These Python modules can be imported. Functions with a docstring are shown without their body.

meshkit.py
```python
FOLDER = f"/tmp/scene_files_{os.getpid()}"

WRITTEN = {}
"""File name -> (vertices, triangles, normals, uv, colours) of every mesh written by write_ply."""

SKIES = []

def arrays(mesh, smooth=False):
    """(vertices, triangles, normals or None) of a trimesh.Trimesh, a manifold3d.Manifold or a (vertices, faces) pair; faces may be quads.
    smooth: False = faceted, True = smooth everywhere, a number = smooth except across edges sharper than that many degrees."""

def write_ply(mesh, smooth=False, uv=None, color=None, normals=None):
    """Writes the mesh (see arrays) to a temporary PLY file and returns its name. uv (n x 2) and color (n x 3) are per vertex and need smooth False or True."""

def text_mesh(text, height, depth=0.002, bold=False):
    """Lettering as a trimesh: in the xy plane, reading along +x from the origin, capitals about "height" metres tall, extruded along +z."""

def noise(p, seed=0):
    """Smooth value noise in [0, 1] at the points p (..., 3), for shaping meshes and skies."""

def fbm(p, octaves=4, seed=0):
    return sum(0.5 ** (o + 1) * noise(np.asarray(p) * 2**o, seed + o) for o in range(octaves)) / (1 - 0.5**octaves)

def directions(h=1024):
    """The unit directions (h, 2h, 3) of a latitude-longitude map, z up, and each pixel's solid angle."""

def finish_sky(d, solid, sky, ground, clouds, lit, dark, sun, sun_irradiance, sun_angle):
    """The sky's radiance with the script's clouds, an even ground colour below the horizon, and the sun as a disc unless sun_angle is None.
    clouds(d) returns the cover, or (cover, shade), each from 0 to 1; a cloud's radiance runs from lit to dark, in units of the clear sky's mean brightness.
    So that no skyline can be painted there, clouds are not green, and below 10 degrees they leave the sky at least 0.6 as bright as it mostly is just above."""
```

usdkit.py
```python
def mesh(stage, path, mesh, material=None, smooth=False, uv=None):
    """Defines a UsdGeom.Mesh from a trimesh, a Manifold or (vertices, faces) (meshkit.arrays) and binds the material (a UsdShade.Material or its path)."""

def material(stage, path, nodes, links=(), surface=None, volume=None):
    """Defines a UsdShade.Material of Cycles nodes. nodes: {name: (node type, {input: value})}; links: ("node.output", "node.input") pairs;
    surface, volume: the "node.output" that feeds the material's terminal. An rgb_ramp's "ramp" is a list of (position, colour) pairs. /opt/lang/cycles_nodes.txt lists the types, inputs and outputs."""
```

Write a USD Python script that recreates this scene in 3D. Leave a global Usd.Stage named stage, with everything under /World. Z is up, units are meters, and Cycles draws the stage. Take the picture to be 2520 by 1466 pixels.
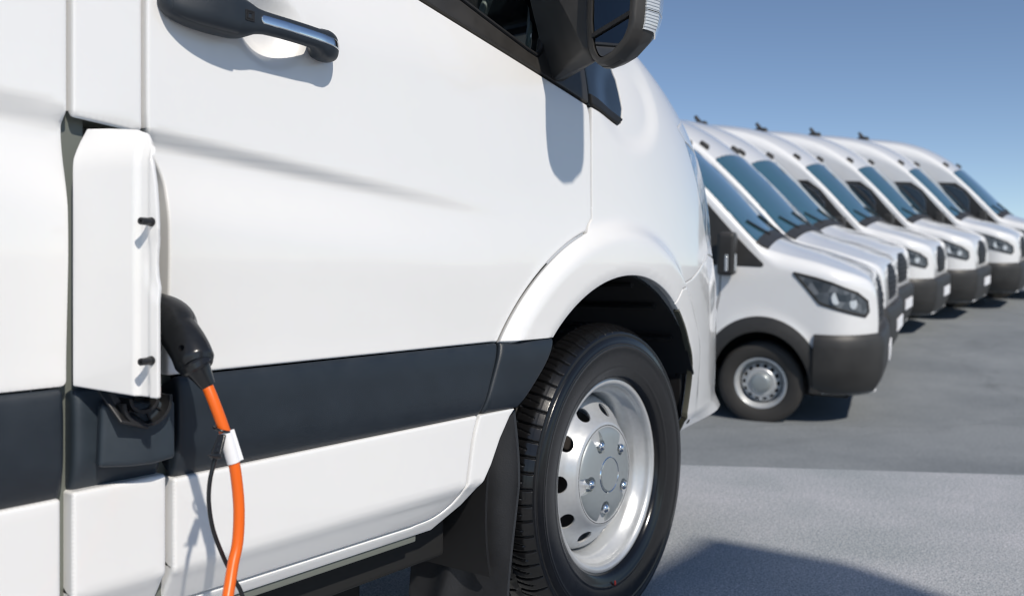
import math, random
import numpy as np
import trimesh, usdkit, meshkit
import manifold3d as m3
from manifold3d import Manifold, CrossSection
from shapely.geometry import Polygon, Point, LineString, box as sbox
from shapely.ops import unary_union
from shapely import contains_xy
from scipy.spatial import Delaunay
from pxr import Usd, UsdGeom, UsdLux, UsdShade, Gf, Sdf, Vt

random.seed(4)
RNG = np.random.default_rng(4)
stage = Usd.Stage.CreateInMemory()
UsdGeom.SetStageUpAxis(stage, 'Z')
UsdGeom.SetStageMetersPerUnit(stage, 1.0)
UsdGeom.Xform.Define(stage, '/World')

# ---------------------------------------------------------------- camera, sky, sun, exposure
EYE = np.array([0.0, -1.04, 0.80])
FPX = 2200.0                                   # focal length for a picture 2520 wide
HORIZON = 690.0
FWD = np.array([0.7988, 0.6016, 0.0]); FWD /= np.linalg.norm(FWD)
RGT = np.array([FWD[1], -FWD[0], 0.0])
UP = np.array([0, 0, 1.0])
cam = UsdGeom.Camera.Define(stage, '/World/camera')
cam.CreateHorizontalApertureAttr(36.0)
cam.CreateFocalLengthAttr(36.0 * FPX / 2520)
cam.CreateVerticalApertureOffsetAttr(-36.0 * (733 - HORIZON) / 2520)
cam.CreateFStopAttr(4.6)
cam.CreateFocusDistanceAttr(1.48)
cam.CreateClippingRangeAttr(Gf.Vec2f(0.05, 5000))
cam.CreateExposureAttr(0.10)
cm = Gf.Matrix4d(*[float(x) for row in ([*RGT, 0], [*UP, 0], [*(-FWD), 0], [*EYE, 1]) for x in row])
cam.AddTransformOp().Set(cm)

SUN_AZ = np.array([-0.40, -0.917])
SUN_EL = math.radians(42)
SUN = np.array([SUN_AZ[0] * math.cos(SUN_EL), SUN_AZ[1] * math.cos(SUN_EL), math.sin(SUN_EL)])
SUN /= np.linalg.norm(SUN)
sky_mat = usdkit.material(stage, '/World/Looks/sky_air', {
    's': ('sky_texture', {'sky_type': 'single_scattering', 'sun_disc': False, 'sun_elevation': SUN_EL,
                          'sun_rotation': math.atan2(SUN[0], SUN[1]), 'altitude': 1200.0, 'air_density': 0.8,
                          'aerosol_density': 0.05, 'ozone_density': 1.1}),
    'b': ('background_shader', {'strength': 0.105})}, [('s.color', 'b.color')], surface='b.background')
dome = UsdLux.DomeLight.Define(stage, '/World/sky')
UsdShade.MaterialBindingAPI.Apply(dome.GetPrim()).Bind(sky_mat)
dome.GetPrim().SetCustomDataByKey('kind', 'structure')
sun = UsdLux.DistantLight.Define(stage, '/World/sun')
sun.CreateNormalizeAttr(True)
sun.CreateIntensityAttr(0.90)
sun.CreateAngleAttr(1.4)
sun.CreateColorAttr(Gf.Vec3f(1.0, 0.93, 0.83))
zb = SUN; xb = np.cross([0, 0, 1.0], zb); xb /= np.linalg.norm(xb); yb = np.cross(zb, xb)
sun.AddTransformOp().Set(Gf.Matrix4d(*[float(x) for row in ([*xb, 0], [*yb, 0], [*zb, 0], [0, 0, 20, 1]) for x in row]))

# ---------------------------------------------------------------- points from sight lines onto planes of the van
def ray(u, v):
    return FWD + (u - 1260) / FPX * RGT + (HORIZON - v) / FPX * UP
def on_y(u, v, y):
    d = ray(u, v); return EYE + d * ((y - EYE[1]) / d[1])
def on_x(u, v, x):
    d = ray(u, v); return EYE + d * ((x - EYE[0]) / d[0])
def on_plane(u, v, p, n):
    d = ray(u, v); p = np.asarray(p); n = np.asarray(n)
    return EYE + d * (np.dot(p - EYE, n) / np.dot(d, n))
def proj(p):
    q = np.asarray(p, float) - EYE
    z = q @ FWD
    return np.stack([1260 + FPX * (q @ RGT) / z, HORIZON - FPX * q[..., 2] / z], -1)

# ---------------------------------------------------------------- materials
MAT = {}
def material(name, nodes, links, surface='p.BSDF'):
    MAT[name] = usdkit.material(stage, '/World/Looks/' + name, nodes, links, surface=surface)
def plain(name, color, rough=0.5, metal=0.0, **kw):
    material(name, {'p': ('principled_bsdf', {'base_color': color, 'roughness': rough, 'metallic': metal, **kw})}, [])
def grained(name, color, rough, scale, strength, vary=0.15, dist=0.002, **kw):
    c = np.array(color)
    material(name, {
        't': ('texture_coordinate', {}),
        'n': ('noise_texture', {'scale': scale, 'detail': 4.0}),
        'm': ('noise_texture', {'scale': scale * 0.02, 'detail': 5.0, 'roughness': 0.65}),
        'r': ('rgb_ramp', {'ramp': [(0.3, tuple(c * (1 - vary))), (0.7, tuple(c * (1 + vary)))]}),
        'rr': ('map_range', {'from_min': 0.3, 'from_max': 0.7, 'to_min': rough - 0.07, 'to_max': rough + 0.07}),
        'b': ('bump', {'strength': strength, 'distance': dist}),
        'p': ('principled_bsdf', {'roughness': rough, **kw})},
        [('t.object', 'n.vector'), ('t.object', 'm.vector'), ('m.fac', 'r.fac'), ('r.color', 'p.base_color'), ('m.fac', 'rr.value'), ('rr.result', 'p.roughness'),
         ('n.fac', 'b.height'), ('b.normal', 'p.normal')])

def paint(name, color):
    c = np.array(color)
    material(name, {
        't': ('texture_coordinate', {}),
        'm': ('noise_texture', {'scale': 2.2, 'detail': 6.0, 'roughness': 0.7}),
        'n': ('noise_texture', {'scale': 420.0, 'detail': 1.0}),
        'r': ('rgb_ramp', {'ramp': [(0.3, tuple(c * 0.975)), (0.65, tuple(c))]}),
        'b': ('bump', {'strength': 0.02, 'distance': 0.001}),
        'p': ('principled_bsdf', {'roughness': 0.32, 'coat_weight': 1.0, 'coat_roughness': 0.035, 'coat_ior': 1.5})},
        [('t.object', 'm.vector'), ('t.object', 'n.vector'), ('m.fac', 'r.fac'), ('r.color', 'p.base_color'), ('n.fac', 'b.height'), ('b.normal', 'p.coat_normal')])
paint('white_paint', (0.80, 0.795, 0.785))
paint('fleet_white_paint', (0.79, 0.79, 0.79))
plain('jamb_paint', (0.145, 0.155, 0.135), 0.4)
grained('trim_plastic', (0.015, 0.021, 0.029), 0.46, 900.0, 0.35, 0.12, 0.0008)
grained('step_plastic', (0.024, 0.034, 0.045), 0.5, 900.0, 0.35, 0.12, 0.0008)
grained('black_plastic', (0.014, 0.014, 0.015), 0.42, 700.0, 0.25, 0.2, 0.0008)
grained('mirror_plastic', (0.030, 0.028, 0.026), 0.44, 700.0, 0.3, 0.2, 0.0008)
grained('connector_plastic', (0.014, 0.015, 0.017), 0.27, 500.0, 0.12, 0.2, 0.0006)
grained('mudflap_rubber', (0.022, 0.023, 0.026), 0.55, 300.0, 0.3, 0.25, 0.001)
grained('tyre_rubber', (0.006, 0.006, 0.0066), 0.20, 160.0, 0.10, 0.2, 0.001)
grained('fleet_black_plastic', (0.028, 0.027, 0.026), 0.5, 200.0, 0.2, 0.25, 0.002)
grained('steel_silver', (0.58, 0.59, 0.595), 0.34, 300.0, 0.04, 0.06, 0.001, metallic=0.5)
grained('cover_silver', (0.33, 0.36, 0.37), 0.38, 500.0, 0.05, 0.05, 0.001, metallic=0.45)
plain('chrome', (0.85, 0.86, 0.87), 0.06, 1.0)
plain('arch_seal_rubber', (0.05, 0.05, 0.036), 0.6)
plain('seal_black', (0.008, 0.008, 0.009), 0.6)
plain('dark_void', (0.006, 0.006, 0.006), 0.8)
plain('interior_grey', (0.022, 0.024, 0.027), 0.5)
plain('interior_light', (0.45, 0.5, 0.48), 0.3)
plain('orange_sheath', (0.80, 0.13, 0.006), 0.36)
plain('paper_white', (0.80, 0.80, 0.82), 0.6)
plain('red_paint', (0.6, 0.05, 0.03), 0.5)
plain('brake_rust', (0.045, 0.040, 0.038), 0.6, 0.2)
plain('dark_glass', (0.010, 0.014, 0.018), 0.03, 0.0, coat_weight=1.0, coat_roughness=0.01)
plain('mirror_silver', (0.62, 0.64, 0.66), 0.02, 1.0)
def pane(name, tint):
    material(name, {
        'f': ('fresnel', {'IOR': 1.5}), 't': ('transparent_bsdf', {'color': tint}),
        'g': ('glossy_bsdf', {'color': (0.9, 0.95, 1.0), 'roughness': 0.02}), 'm': ('mix_closure', {})},
        [('f.fac', 'm.fac'), ('t.BSDF', 'm.closure1'), ('g.BSDF', 'm.closure2')], surface='m.closure')
pane('window_glass', (0.62, 0.68, 0.66))
plain('fleet_glass', (0.03, 0.105, 0.135), 0.04, 0.0, coat_weight=1.0, coat_roughness=0.01, coat_ior=1.6)
material('lamp_lens', {
    't': ('texture_coordinate', {}),
    'w': ('wave_texture', {'scale': 55.0, 'bands_direction': 'z', 'distortion': 0.8}),
    'b': ('bump', {'strength': 0.6, 'distance': 0.004}),
    'p': ('principled_bsdf', {'base_color': (0.72, 0.75, 0.76), 'roughness': 0.08, 'metallic': 0.35, 'coat_weight': 1.0, 'coat_roughness': 0.02})},
    [('t.object', 'w.vector'), ('w.fac', 'b.height'), ('b.normal', 'p.normal')])
material('headlamp_lens', {
    't': ('texture_coordinate', {}),
    'v': ('voronoi_texture', {'scale': 28.0}),
    'r': ('rgb_ramp', {'ramp': [(0.0, (0.25, 0.3, 0.36)), (0.5, (0.5, 0.56, 0.6)), (1.0, (0.8, 0.8, 0.82))]}),
    'b': ('bump', {'strength': 0.8, 'distance': 0.01}),
    'p': ('principled_bsdf', {'roughness': 0.1, 'metallic': 0.8, 'coat_weight': 1.0, 'coat_roughness': 0.01})},
    [('t.object', 'v.vector'), ('v.distance', 'b.height'), ('v.color', 'r.fac'), ('r.color', 'p.base_color'), ('b.normal', 'p.normal')])
material('fleet_lamp', {
    't': ('texture_coordinate', {}),
    'v': ('voronoi_texture', {'scale': 16.0}),
    'r': ('rgb_ramp', {'ramp': [(0.0, (0.06, 0.075, 0.09)), (0.6, (0.16, 0.18, 0.20)), (1.0, (0.4, 0.42, 0.44))]}),
    'p': ('principled_bsdf', {'roughness': 0.25, 'metallic': 0.5, 'coat_weight': 1.0, 'coat_roughness': 0.03})},
    [('t.object', 'v.vector'), ('v.color', 'r.fac'), ('r.color', 'p.base_color')])
# speckled grey carpet of the display platform
material('carpet', {
    't': ('texture_coordinate', {}),
    'a': ('noise_texture', {'scale': 190.0, 'detail': 4.0, 'roughness': 0.8}),
    'c': ('noise_texture', {'scale': 75.0, 'detail': 3.0, 'roughness': 0.7}),
    'l': ('noise_texture', {'scale': 1.7, 'detail': 5.0, 'roughness': 0.6}),
    'ra': ('rgb_ramp', {'ramp': [(0.32, (0.13, 0.14, 0.145)), (0.5, (0.42, 0.435, 0.44)), (0.68, (0.78, 0.79, 0.80))]}),
    'rc': ('rgb_ramp', {'ramp': [(0.35, (0.76, 0.79, 0.82)), (0.65, (1.13, 1.10, 1.10))]}),
    'rl': ('rgb_ramp', {'ramp': [(0.35, (0.84, 0.87, 0.88)), (0.65, (1.1, 1.08, 1.10))]}),
    'm1': ('mix', {'mix_type': 'multiply', 'fac': 1.0}), 'm2': ('mix', {'mix_type': 'multiply', 'fac': 1.0}),
    'b': ('bump', {'strength': 0.6, 'distance': 0.004}),
    'p': ('principled_bsdf', {'roughness': 0.9, 'specular_ior_level': 0.2})},
    [('t.object', 'a.vector'), ('t.object', 'c.vector'), ('t.object', 'l.vector'), ('a.fac', 'ra.fac'), ('c.fac', 'rc.fac'), ('l.fac', 'rl.fac'),
     ('ra.color', 'm1.color1'), ('rc.color', 'm1.color2'), ('m1.color', 'm2.color1'), ('rl.color', 'm2.color2'), ('m2.color', 'p.base_color'),
     ('a.fac', 'b.height'), ('b.normal', 'p.normal')])
material('asphalt', {
    't': ('texture_coordinate', {}),
    'a': ('noise_texture', {'scale': 60.0, 'detail': 4.0, 'roughness': 0.7}),
    'l': ('noise_texture', {'scale': 0.7, 'detail': 6.0, 'roughness': 0.62}),
    'ra': ('rgb_ramp', {'ramp': [(0.3, (0.165, 0.181, 0.194)), (0.7, (0.265, 0.284, 0.298))]}),
    'rl': ('rgb_ramp', {'ramp': [(0.35, (0.82, 0.83, 0.84)), (0.65, (1.12, 1.11, 1.10))]}),
    'o': ('noise_texture', {'scale': 0.9, 'detail': 3.0, 'roughness': 0.5, 'distortion': 0.6}),
    'ro': ('rgb_ramp', {'ramp': [(0.0, (0.62, 0.62, 0.62)), (0.27, (0.72, 0.72, 0.72)), (0.36, (1, 1, 1)), (1.0, (1, 1, 1))]}),
    'k': ('voronoi_texture', {'scale': 0.22, 'feature': 'distance_to_edge'}),
    'rk': ('rgb_ramp', {'ramp': [(0.0, (0.92, 0.92, 0.92)), (0.006, (0.94, 0.94, 0.94)), (0.012, (1, 1, 1)), (1.0, (1, 1, 1))]}),
    'wv': ('noise_texture', {'scale': 2.4, 'detail': 5.0}), 'ad': ('vector_math', {'math_type': 'multiply_add', 'vector2': (0.5, 0.5, 0.5)}),
    'm2': ('mix', {'mix_type': 'multiply', 'fac': 1.0}), 'm3': ('mix', {'mix_type': 'multiply', 'fac': 1.0}),
    'm': ('mix', {'mix_type': 'multiply', 'fac': 1.0}),
    'b': ('bump', {'strength': 0.5, 'distance': 0.006}),
    'p': ('principled_bsdf', {'roughness': 0.85, 'specular_ior_level': 0.3})},
    [('t.object', 'a.vector'), ('t.object', 'l.vector'), ('a.fac', 'ra.fac'), ('l.fac', 'rl.fac'), ('ra.color', 'm.color1'), ('rl.color', 'm.color2'),
     ('t.object', 'o.vector'), ('o.fac', 'ro.fac'), ('t.object', 'wv.vector'), ('wv.color', 'ad.vector1'), ('t.object', 'ad.vector3'), ('ad.vector', 'k.vector'), ('k.distance', 'rk.fac'),
     ('m.color', 'm2.color1'), ('ro.color', 'm2.color2'), ('m2.color', 'm3.color1'), ('rk.color', 'm3.color2'), ('m3.color', 'p.base_color'), ('a.fac', 'b.height'), ('b.normal', 'p.normal')])

# ---------------------------------------------------------------- prims
USED = {}
def numbered(path):
    n = USED.get(path, -1) + 1
    USED[path] = n
    return path if n == 0 else f'{path}_{n:03d}'
def custom(prim, **kw):
    for k, v in kw.items():
        if v: prim.SetCustomDataByKey(k, v)
def thing(name, label, category, matrix=None, group=None):
    x = UsdGeom.Xform.Define(stage, numbered('/World/' + name))
    if matrix is not None: x.AddTransformOp().Set(Gf.Matrix4d(*[float(a) for a in np.asarray(matrix).T.ravel()]))
    custom(x.GetPrim(), label=label, category=category, group=group)
    return str(x.GetPath())
def holder(name, parent):
    return str(UsdGeom.Xform.Define(stage, numbered(parent + '/' + name)).GetPath())
def part(name, mesh, mat, parent='/World', smooth=35, label=None, kind=None, **kw):
    p = numbered(parent + '/' + name)
    m = usdkit.mesh(stage, p, mesh, MAT[mat], smooth)
    custom(m.GetPrim(), label=label, kind=kind, **kw)
    return p

# ---------------------------------------------------------------- mesh helpers
def tm(man):
    m = man.to_mesh()
    return trimesh.Trimesh(m.vert_properties[:, :3], m.tri_verts, process=False)
def smoothstep(a, b, x):
    t = np.clip((np.asarray(x, float) - a) / (b - a), 0, 1)
    return t * t * (3 - 2 * t)
def catmull(pts, n=12, closed=False):
    p = np.asarray(pts, float)
    q = np.vstack([p[-1], p, p[0], p[1]]) if closed else np.vstack([2 * p[0] - p[1], p, 2 * p[-1] - p[-2]])
    out = []
    for i in range(1, len(q) - 2):
        t = np.linspace(0, 1, n, endpoint=False)[:, None]
        a, b, c, d = q[i - 1], q[i], q[i + 1], q[i + 2]
        out.append(0.5 * ((2 * b) + (c - a) * t + (2 * a - 5 * b + 4 * c - d) * t ** 2 + (3 * b - a - 3 * c + d) * t ** 3))
    if not closed: out.append(p[-1:])
    return np.vstack(out)
def tube(path, radii, n=20, flat=1.0, caps=True, side=None):
    """A swept tube. radii: a number or one per point; flat: ratio of the second axis; side: a fixed first axis hint."""
    p = np.asarray(path, float); r = np.broadcast_to(np.asarray(radii, float), (len(p),))
    flat = np.broadcast_to(np.asarray(flat, float), (len(p),))
    t = np.gradient(p, axis=0); t /= np.linalg.norm(t, axis=1, keepdims=True)
    a = np.array(side if side is not None else ([0, 0, 1.0] if abs(t[0][2]) < 0.9 else [1.0, 0, 0]))
    V = []
    ang = np.linspace(0, 2 * np.pi, n, endpoint=False)
    for i in range(len(p)):
        a = a - t[i] * np.dot(a, t[i]); a /= np.linalg.norm(a)
        b = np.cross(t[i], a)
        V.append(p[i] + r[i] * (np.cos(ang)[:, None] * a + flat[i] * np.sin(ang)[:, None] * b))
    V = np.vstack(V); F = []
    for i in range(len(p) - 1):
        for j in range(n):
            k = (j + 1) % n
            F += [[i * n + j, i * n + k, (i + 1) * n + k], [i * n + j, (i + 1) * n + k, (i + 1) * n + j]]
    if caps:
        c0, c1 = len(V), len(V) + 1
        V = np.vstack([V, p[0], p[-1]])
        for j in range(n):
            k = (j + 1) % n
            F += [[c0, k, j], [c1, (len(p) - 1) * n + j, (len(p) - 1) * n + k]]
    m = trimesh.Trimesh(V, F, process=False)
    if m.volume < 0: m.invert()
    return m
def ball(c, r, n=24):
    return Manifold.sphere(r, n).translate([float(x) for x in c])
def hull_balls(pts, r, n=20):
    r = np.broadcast_to(r, (len(pts),))
    return Manifold.batch_hull([ball(p, float(q), n) for p, q in zip(pts, r)])
def rbox(lo, hi, r=0.004, n=12):
    lo, hi = np.array(lo, float) + r, np.array(hi, float) - r
    return tm(hull_balls([[x, y, z] for x in (lo[0], hi[0]) for y in (lo[1], hi[1]) for z in (lo[2], hi[2])], r, n))
def cyl(p0, p1, r0, r1=None, n=24):
    p0, p1 = np.asarray(p0, float), np.asarray(p1, float)
    L = np.linalg.norm(p1 - p0); d = (p1 - p0) / L
    c = Manifold.cylinder(L, r0, r0 if r1 is None else r1, n)
    a = np.cross([0, 0, 1.0], d); s = np.linalg.norm(a); 
    if s < 1e-9: R = np.eye(3) if d[2] > 0 else np.diag([1, -1, -1.0])
    else:
        a /= s; ang = math.atan2(s, d[2]); R = trimesh.transformations.rotation_matrix(ang, a)[:3, :3]
    return c.transform(np.hstack([R, p0[:, None]]))
def resample(line, h):
    n = max(3, int(round(line.length / h)))
    return np.array([line.interpolate(i / n, normalized=True).coords[0] for i in range(n)])

def panel(surf, poly, h=0.010, hb=0.005, roll=0.004, skirt=0.022, proud=0.0, rings=(0.0, 0.0015, 0.0035, 0.006), flip=False):
    """A sheet over the region poly of the surface surf(s, z) -> points, its edges rolled inward and closed by a skirt. proud lifts it off the surface."""
    pts, depth = [], []
    def rolled(d):
        x = np.clip(1 - d / roll, 0, 1)
        return roll * (1 - np.sqrt(np.maximum(0, 1 - x * x)))
    edges = []
    for d in rings:
        q = poly.buffer(-d, join_style=1) if d else poly
        for g in getattr(q, 'geoms', [q]):
            if g.is_empty: continue
            for line in (g.exterior, *g.interiors):
                r = resample(line, min(hb, 0.6 * max(rings[1] if len(rings) > 1 else hb, 0.002)) if d < 0.003 else max(hb, h * 0.5))
                if d == 0: edges.append((len(pts) and sum(map(len, pts)), len(r), line.is_ccw, line is g.exterior))
                pts.append(r); depth.append(np.full(len(r), rolled(d)))
    q = poly.buffer(-(rings[-1] + h * 0.5))
    if not q.is_empty:
        x0, y0, x1, y1 = q.bounds
        gx, gy = np.meshgrid(np.arange(x0, x1 + h, h), np.arange(y0, y1 + h, h))
        gx[1::2] += h * 0.5
        keep = contains_xy(q, gx.ravel(), gy.ravel())
        g = np.stack([gx.ravel()[keep], gy.ravel()[keep]], 1)
        pts.append(g); depth.append(np.zeros(len(g)))
    P = np.vstack(pts); D = np.concatenate(depth)
    tri = Delaunay(P).simplices
    c = P[tri].mean(1)
    tri = tri[contains_xy(poly, c[:, 0], c[:, 1])]
    a, b, c_ = P[tri[:, 0]], P[tri[:, 1]], P[tri[:, 2]]
    area = (b[:, 0] - a[:, 0]) * (c_[:, 1] - a[:, 1]) - (b[:, 1] - a[:, 1]) * (c_[:, 0] - a[:, 0])
    tri = tri[np.abs(area) > 1e-10]; area = area[np.abs(area) > 1e-10]
    tri[area < 0] = tri[area < 0][:, ::-1]
    e = 1e-4
    S0 = surf(P[:, 0], P[:, 1])
    du = surf(P[:, 0] + e, P[:, 1]) - surf(P[:, 0] - e, P[:, 1])
    dv = surf(P[:, 0], P[:, 1] + e) - surf(P[:, 0], P[:, 1] - e)
    N = np.cross(du, dv); N /= np.maximum(np.linalg.norm(N, axis=1, keepdims=True), 1e-12)   # outward for s along +x, z up on a -y face
    if flip: N = -N
    V = S0 + N * (proud - D)[:, None]
    F = [tri]
    extra = []
    base = len(V)
    for start, n, ccw, ext in edges:
        idx = np.arange(start, start + n)
        low = V[idx] - N[idx] * skirt
        k = base + sum(map(len, extra)) + np.arange(n)
        extra.append(low)
        j = np.roll(np.arange(n), -1)
        q1 = np.stack([idx, k, k[j]], 1); q2 = np.stack([idx, k[j], idx[j]], 1)
        f = np.vstack([q1, q2])
        if not ccw: f = f[:, ::-1]
        if not ext: pass
        F.append(f)
    V = np.vstack([V] + extra)
    F = np.vstack(F)
    if flip: F = F[:, ::-1]
    return trimesh.Trimesh(V, F, process=False)

# ================================================================ THE SETTING
EDGE_A, EDGE_B = np.array([3.52, 0.75]), np.array([4.21, -0.51])       # edge of the carpeted platform
DROP = 0.41
ed = (EDGE_B - EDGE_A) / np.linalg.norm(EDGE_B - EDGE_A)
en = np.array([-ed[1], ed[0]])
if en @ (np.array([0, 0]) - EDGE_A) > 0: en = -en                      # points away from the platform
corners = [EDGE_A - ed * 7, EDGE_A + ed * 9, EDGE_A + ed * 9 - en * 14, EDGE_A - ed * 7 - en * 14]
pl = trimesh.creation.extrude_polygon(Polygon(corners).buffer(-0.006).buffer(0.006), DROP + 0.2, engine='earcut')
pl.apply_translation([0, 0, -DROP - 0.2])
part('platform', pl, 'carpet', smooth=20, kind='structure')
def ground_height(X, Y):
    q = np.stack([X - EYE[0], Y - EYE[1]], -1)
    Z = q @ FWD[:2]
    s = 0.5
    ramp = s * np.logaddexp(0, (Z - 7.6) / s) - s * np.logaddexp(0, (Z - 34) / s)
    return -DROP + SLOPE * ramp
SLOPE = 0.100
a = np.concatenate([-np.geomspace(3000, 16, 24), np.linspace(-14, 40, 109), np.geomspace(42, 3000, 24)])
b = np.concatenate([-np.geomspace(3000, 32, 24), np.linspace(-30, 30, 61), np.geomspace(32, 3000, 24)])
A, B = np.meshgrid(a, b, indexing='ij')
GX = EYE[0] + A * FWD[0] + B * RGT[0]; GY = EYE[1] + A * FWD[1] + B * RGT[1]
GV = np.stack([GX, GY, ground_height(GX, GY)], -1).reshape(-1, 3)
ii, jj = np.meshgrid(np.arange(len(a) - 1), np.arange(len(b) - 1), indexing='ij')
i0 = (ii * len(b) + jj).ravel()
GF = np.stack([i0, i0 + 1, i0 + len(b) + 1, i0 + len(b)], 1)
gm = trimesh.Trimesh(GV, np.vstack([GF[:, [0, 1, 2]], GF[:, [0, 2, 3]]]), process=False)
if gm.face_normals[:, 2].mean() < 0: gm.invert()
part('ground', gm, 'asphalt', smooth=True, kind='structure')

# ================================================================ THE CHARGING VAN
XS = 1.75                                     # where the side starts to curve in towards the nose
WHEEL = np.array([1.813, 0.345])
def base_curve():
    X = np.linspace(0, 0.98, 60); pts = [np.stack([X, 0.2 * X ** 2], 1)]
    th0 = math.atan(0.4 * 0.98); R = 0.15
    th = np.linspace(th0, math.radians(84), 40)[1:]
    c = np.array([0.98, 0.2 * 0.98 ** 2])
    pts.append(np.stack([c[0] + R * (np.sin(th) - math.sin(th0)), c[1] + R * (math.cos(th0) - np.cos(th))], 1))
    last = pts[-1][-1]; y = np.linspace(last[1], 1.0, 40)[1:]
    pts.append(np.stack([last[0] + math.tan(math.radians(6)) * (y - last[1]) * (1 - 0.5 * (y - last[1]) / (1 - last[1])), y], 1))
    p = np.vstack(pts)
    s = np.concatenate([[0], np.cumsum(np.linalg.norm(np.diff(p, axis=0), axis=1))])
    return s, p
BS, BP = base_curve()
SMAX = XS + BS[-1]
def tumble(z):
    return 0.13 * np.maximum(0, z - 1.16) * smoothstep(1.10, 1.30, z)
SIL = np.array([(1242, -300), (1455, 0), (1555, 140), (1600, 197), (1640, 252), (1668, 295), (1690, 332), (1715, 390), (1733, 450), (1745, 530), (1750, 610), (1757, 660), (1763, 700), (1763, 760),
                (1761, 900), (1758, 962), (1765, 980), (1772, 995), (1772, 1400)], float)
def fit_nose():
    zs = np.concatenate([np.linspace(0.37, 0.46, 10), np.linspace(0.48, 1.56, 55)])
    es = []
    for z in zs:
        lo, hi = 0.05, 1.6
        for _ in range(40):
            e = (lo + hi) / 2
            P = np.stack([XS + e * BP[:, 0], tumble(z) + BP[:, 1], np.full(len(BP), z)], 1)
            uv = proj(P); k = uv[:, 0].argmax()
            if uv[k, 0] > np.interp(uv[k, 1], SIL[:, 1], SIL[:, 0]): hi = e
            else: lo = e
        es.append(e)
    es = np.array(es)
    k = np.hanning(7)[1:-1]; k /= k.sum()
    sm = np.convolve(np.pad(es, 2, mode='edge'), k, 'valid')
    es = np.where(zs > 0.47, sm, es)
    zs = np.append(zs, 2.4); es = np.append(es, max(0.05, es[-1] + (es[-1] - es[-8]) / (zs[-2] - zs[-9]) * 0.84))
    return zs, np.maximum(es, 0.05)
NZ, NE = fit_nose()
LIP = np.array([(2.238, 0.540), (2.236, 0.47), (2.212, 0.384)])
ARCH_LINE = np.array([(WHEEL[0] + 0.466 * math.cos(t), WHEEL[1] + 0.466 * math.sin(t)) for t in np.radians(np.linspace(150, 40, 100))] + [tuple(p) for p in catmull([(2.170, 0.6445), (2.215, 0.595), *LIP], 8)[1:]])
def crease_z(x): return 1.004 - 0.080 * (x - 0.445)
def arch_distance(x, z):
    p = np.stack([np.ravel(x), np.ravel(z)], 1); best = np.full(len(p), 1e9)
    near = (np.abs(p[:, 0] - WHEEL[0]) < 0.85) & (p[:, 1] < 1.1)
    q = p[near]; b = np.full(len(q), 1e9)
    for a, c in zip(ARCH_LINE[:-1], ARCH_LINE[1:]):
        d = c - a; t = np.clip(((q - a) @ d) / (d @ d), 0, 1)
        b = np.minimum(b, np.hypot(*(q - a - t[:, None] * d).T))
    best[near] = b
    return best.reshape(np.shape(x))
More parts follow.
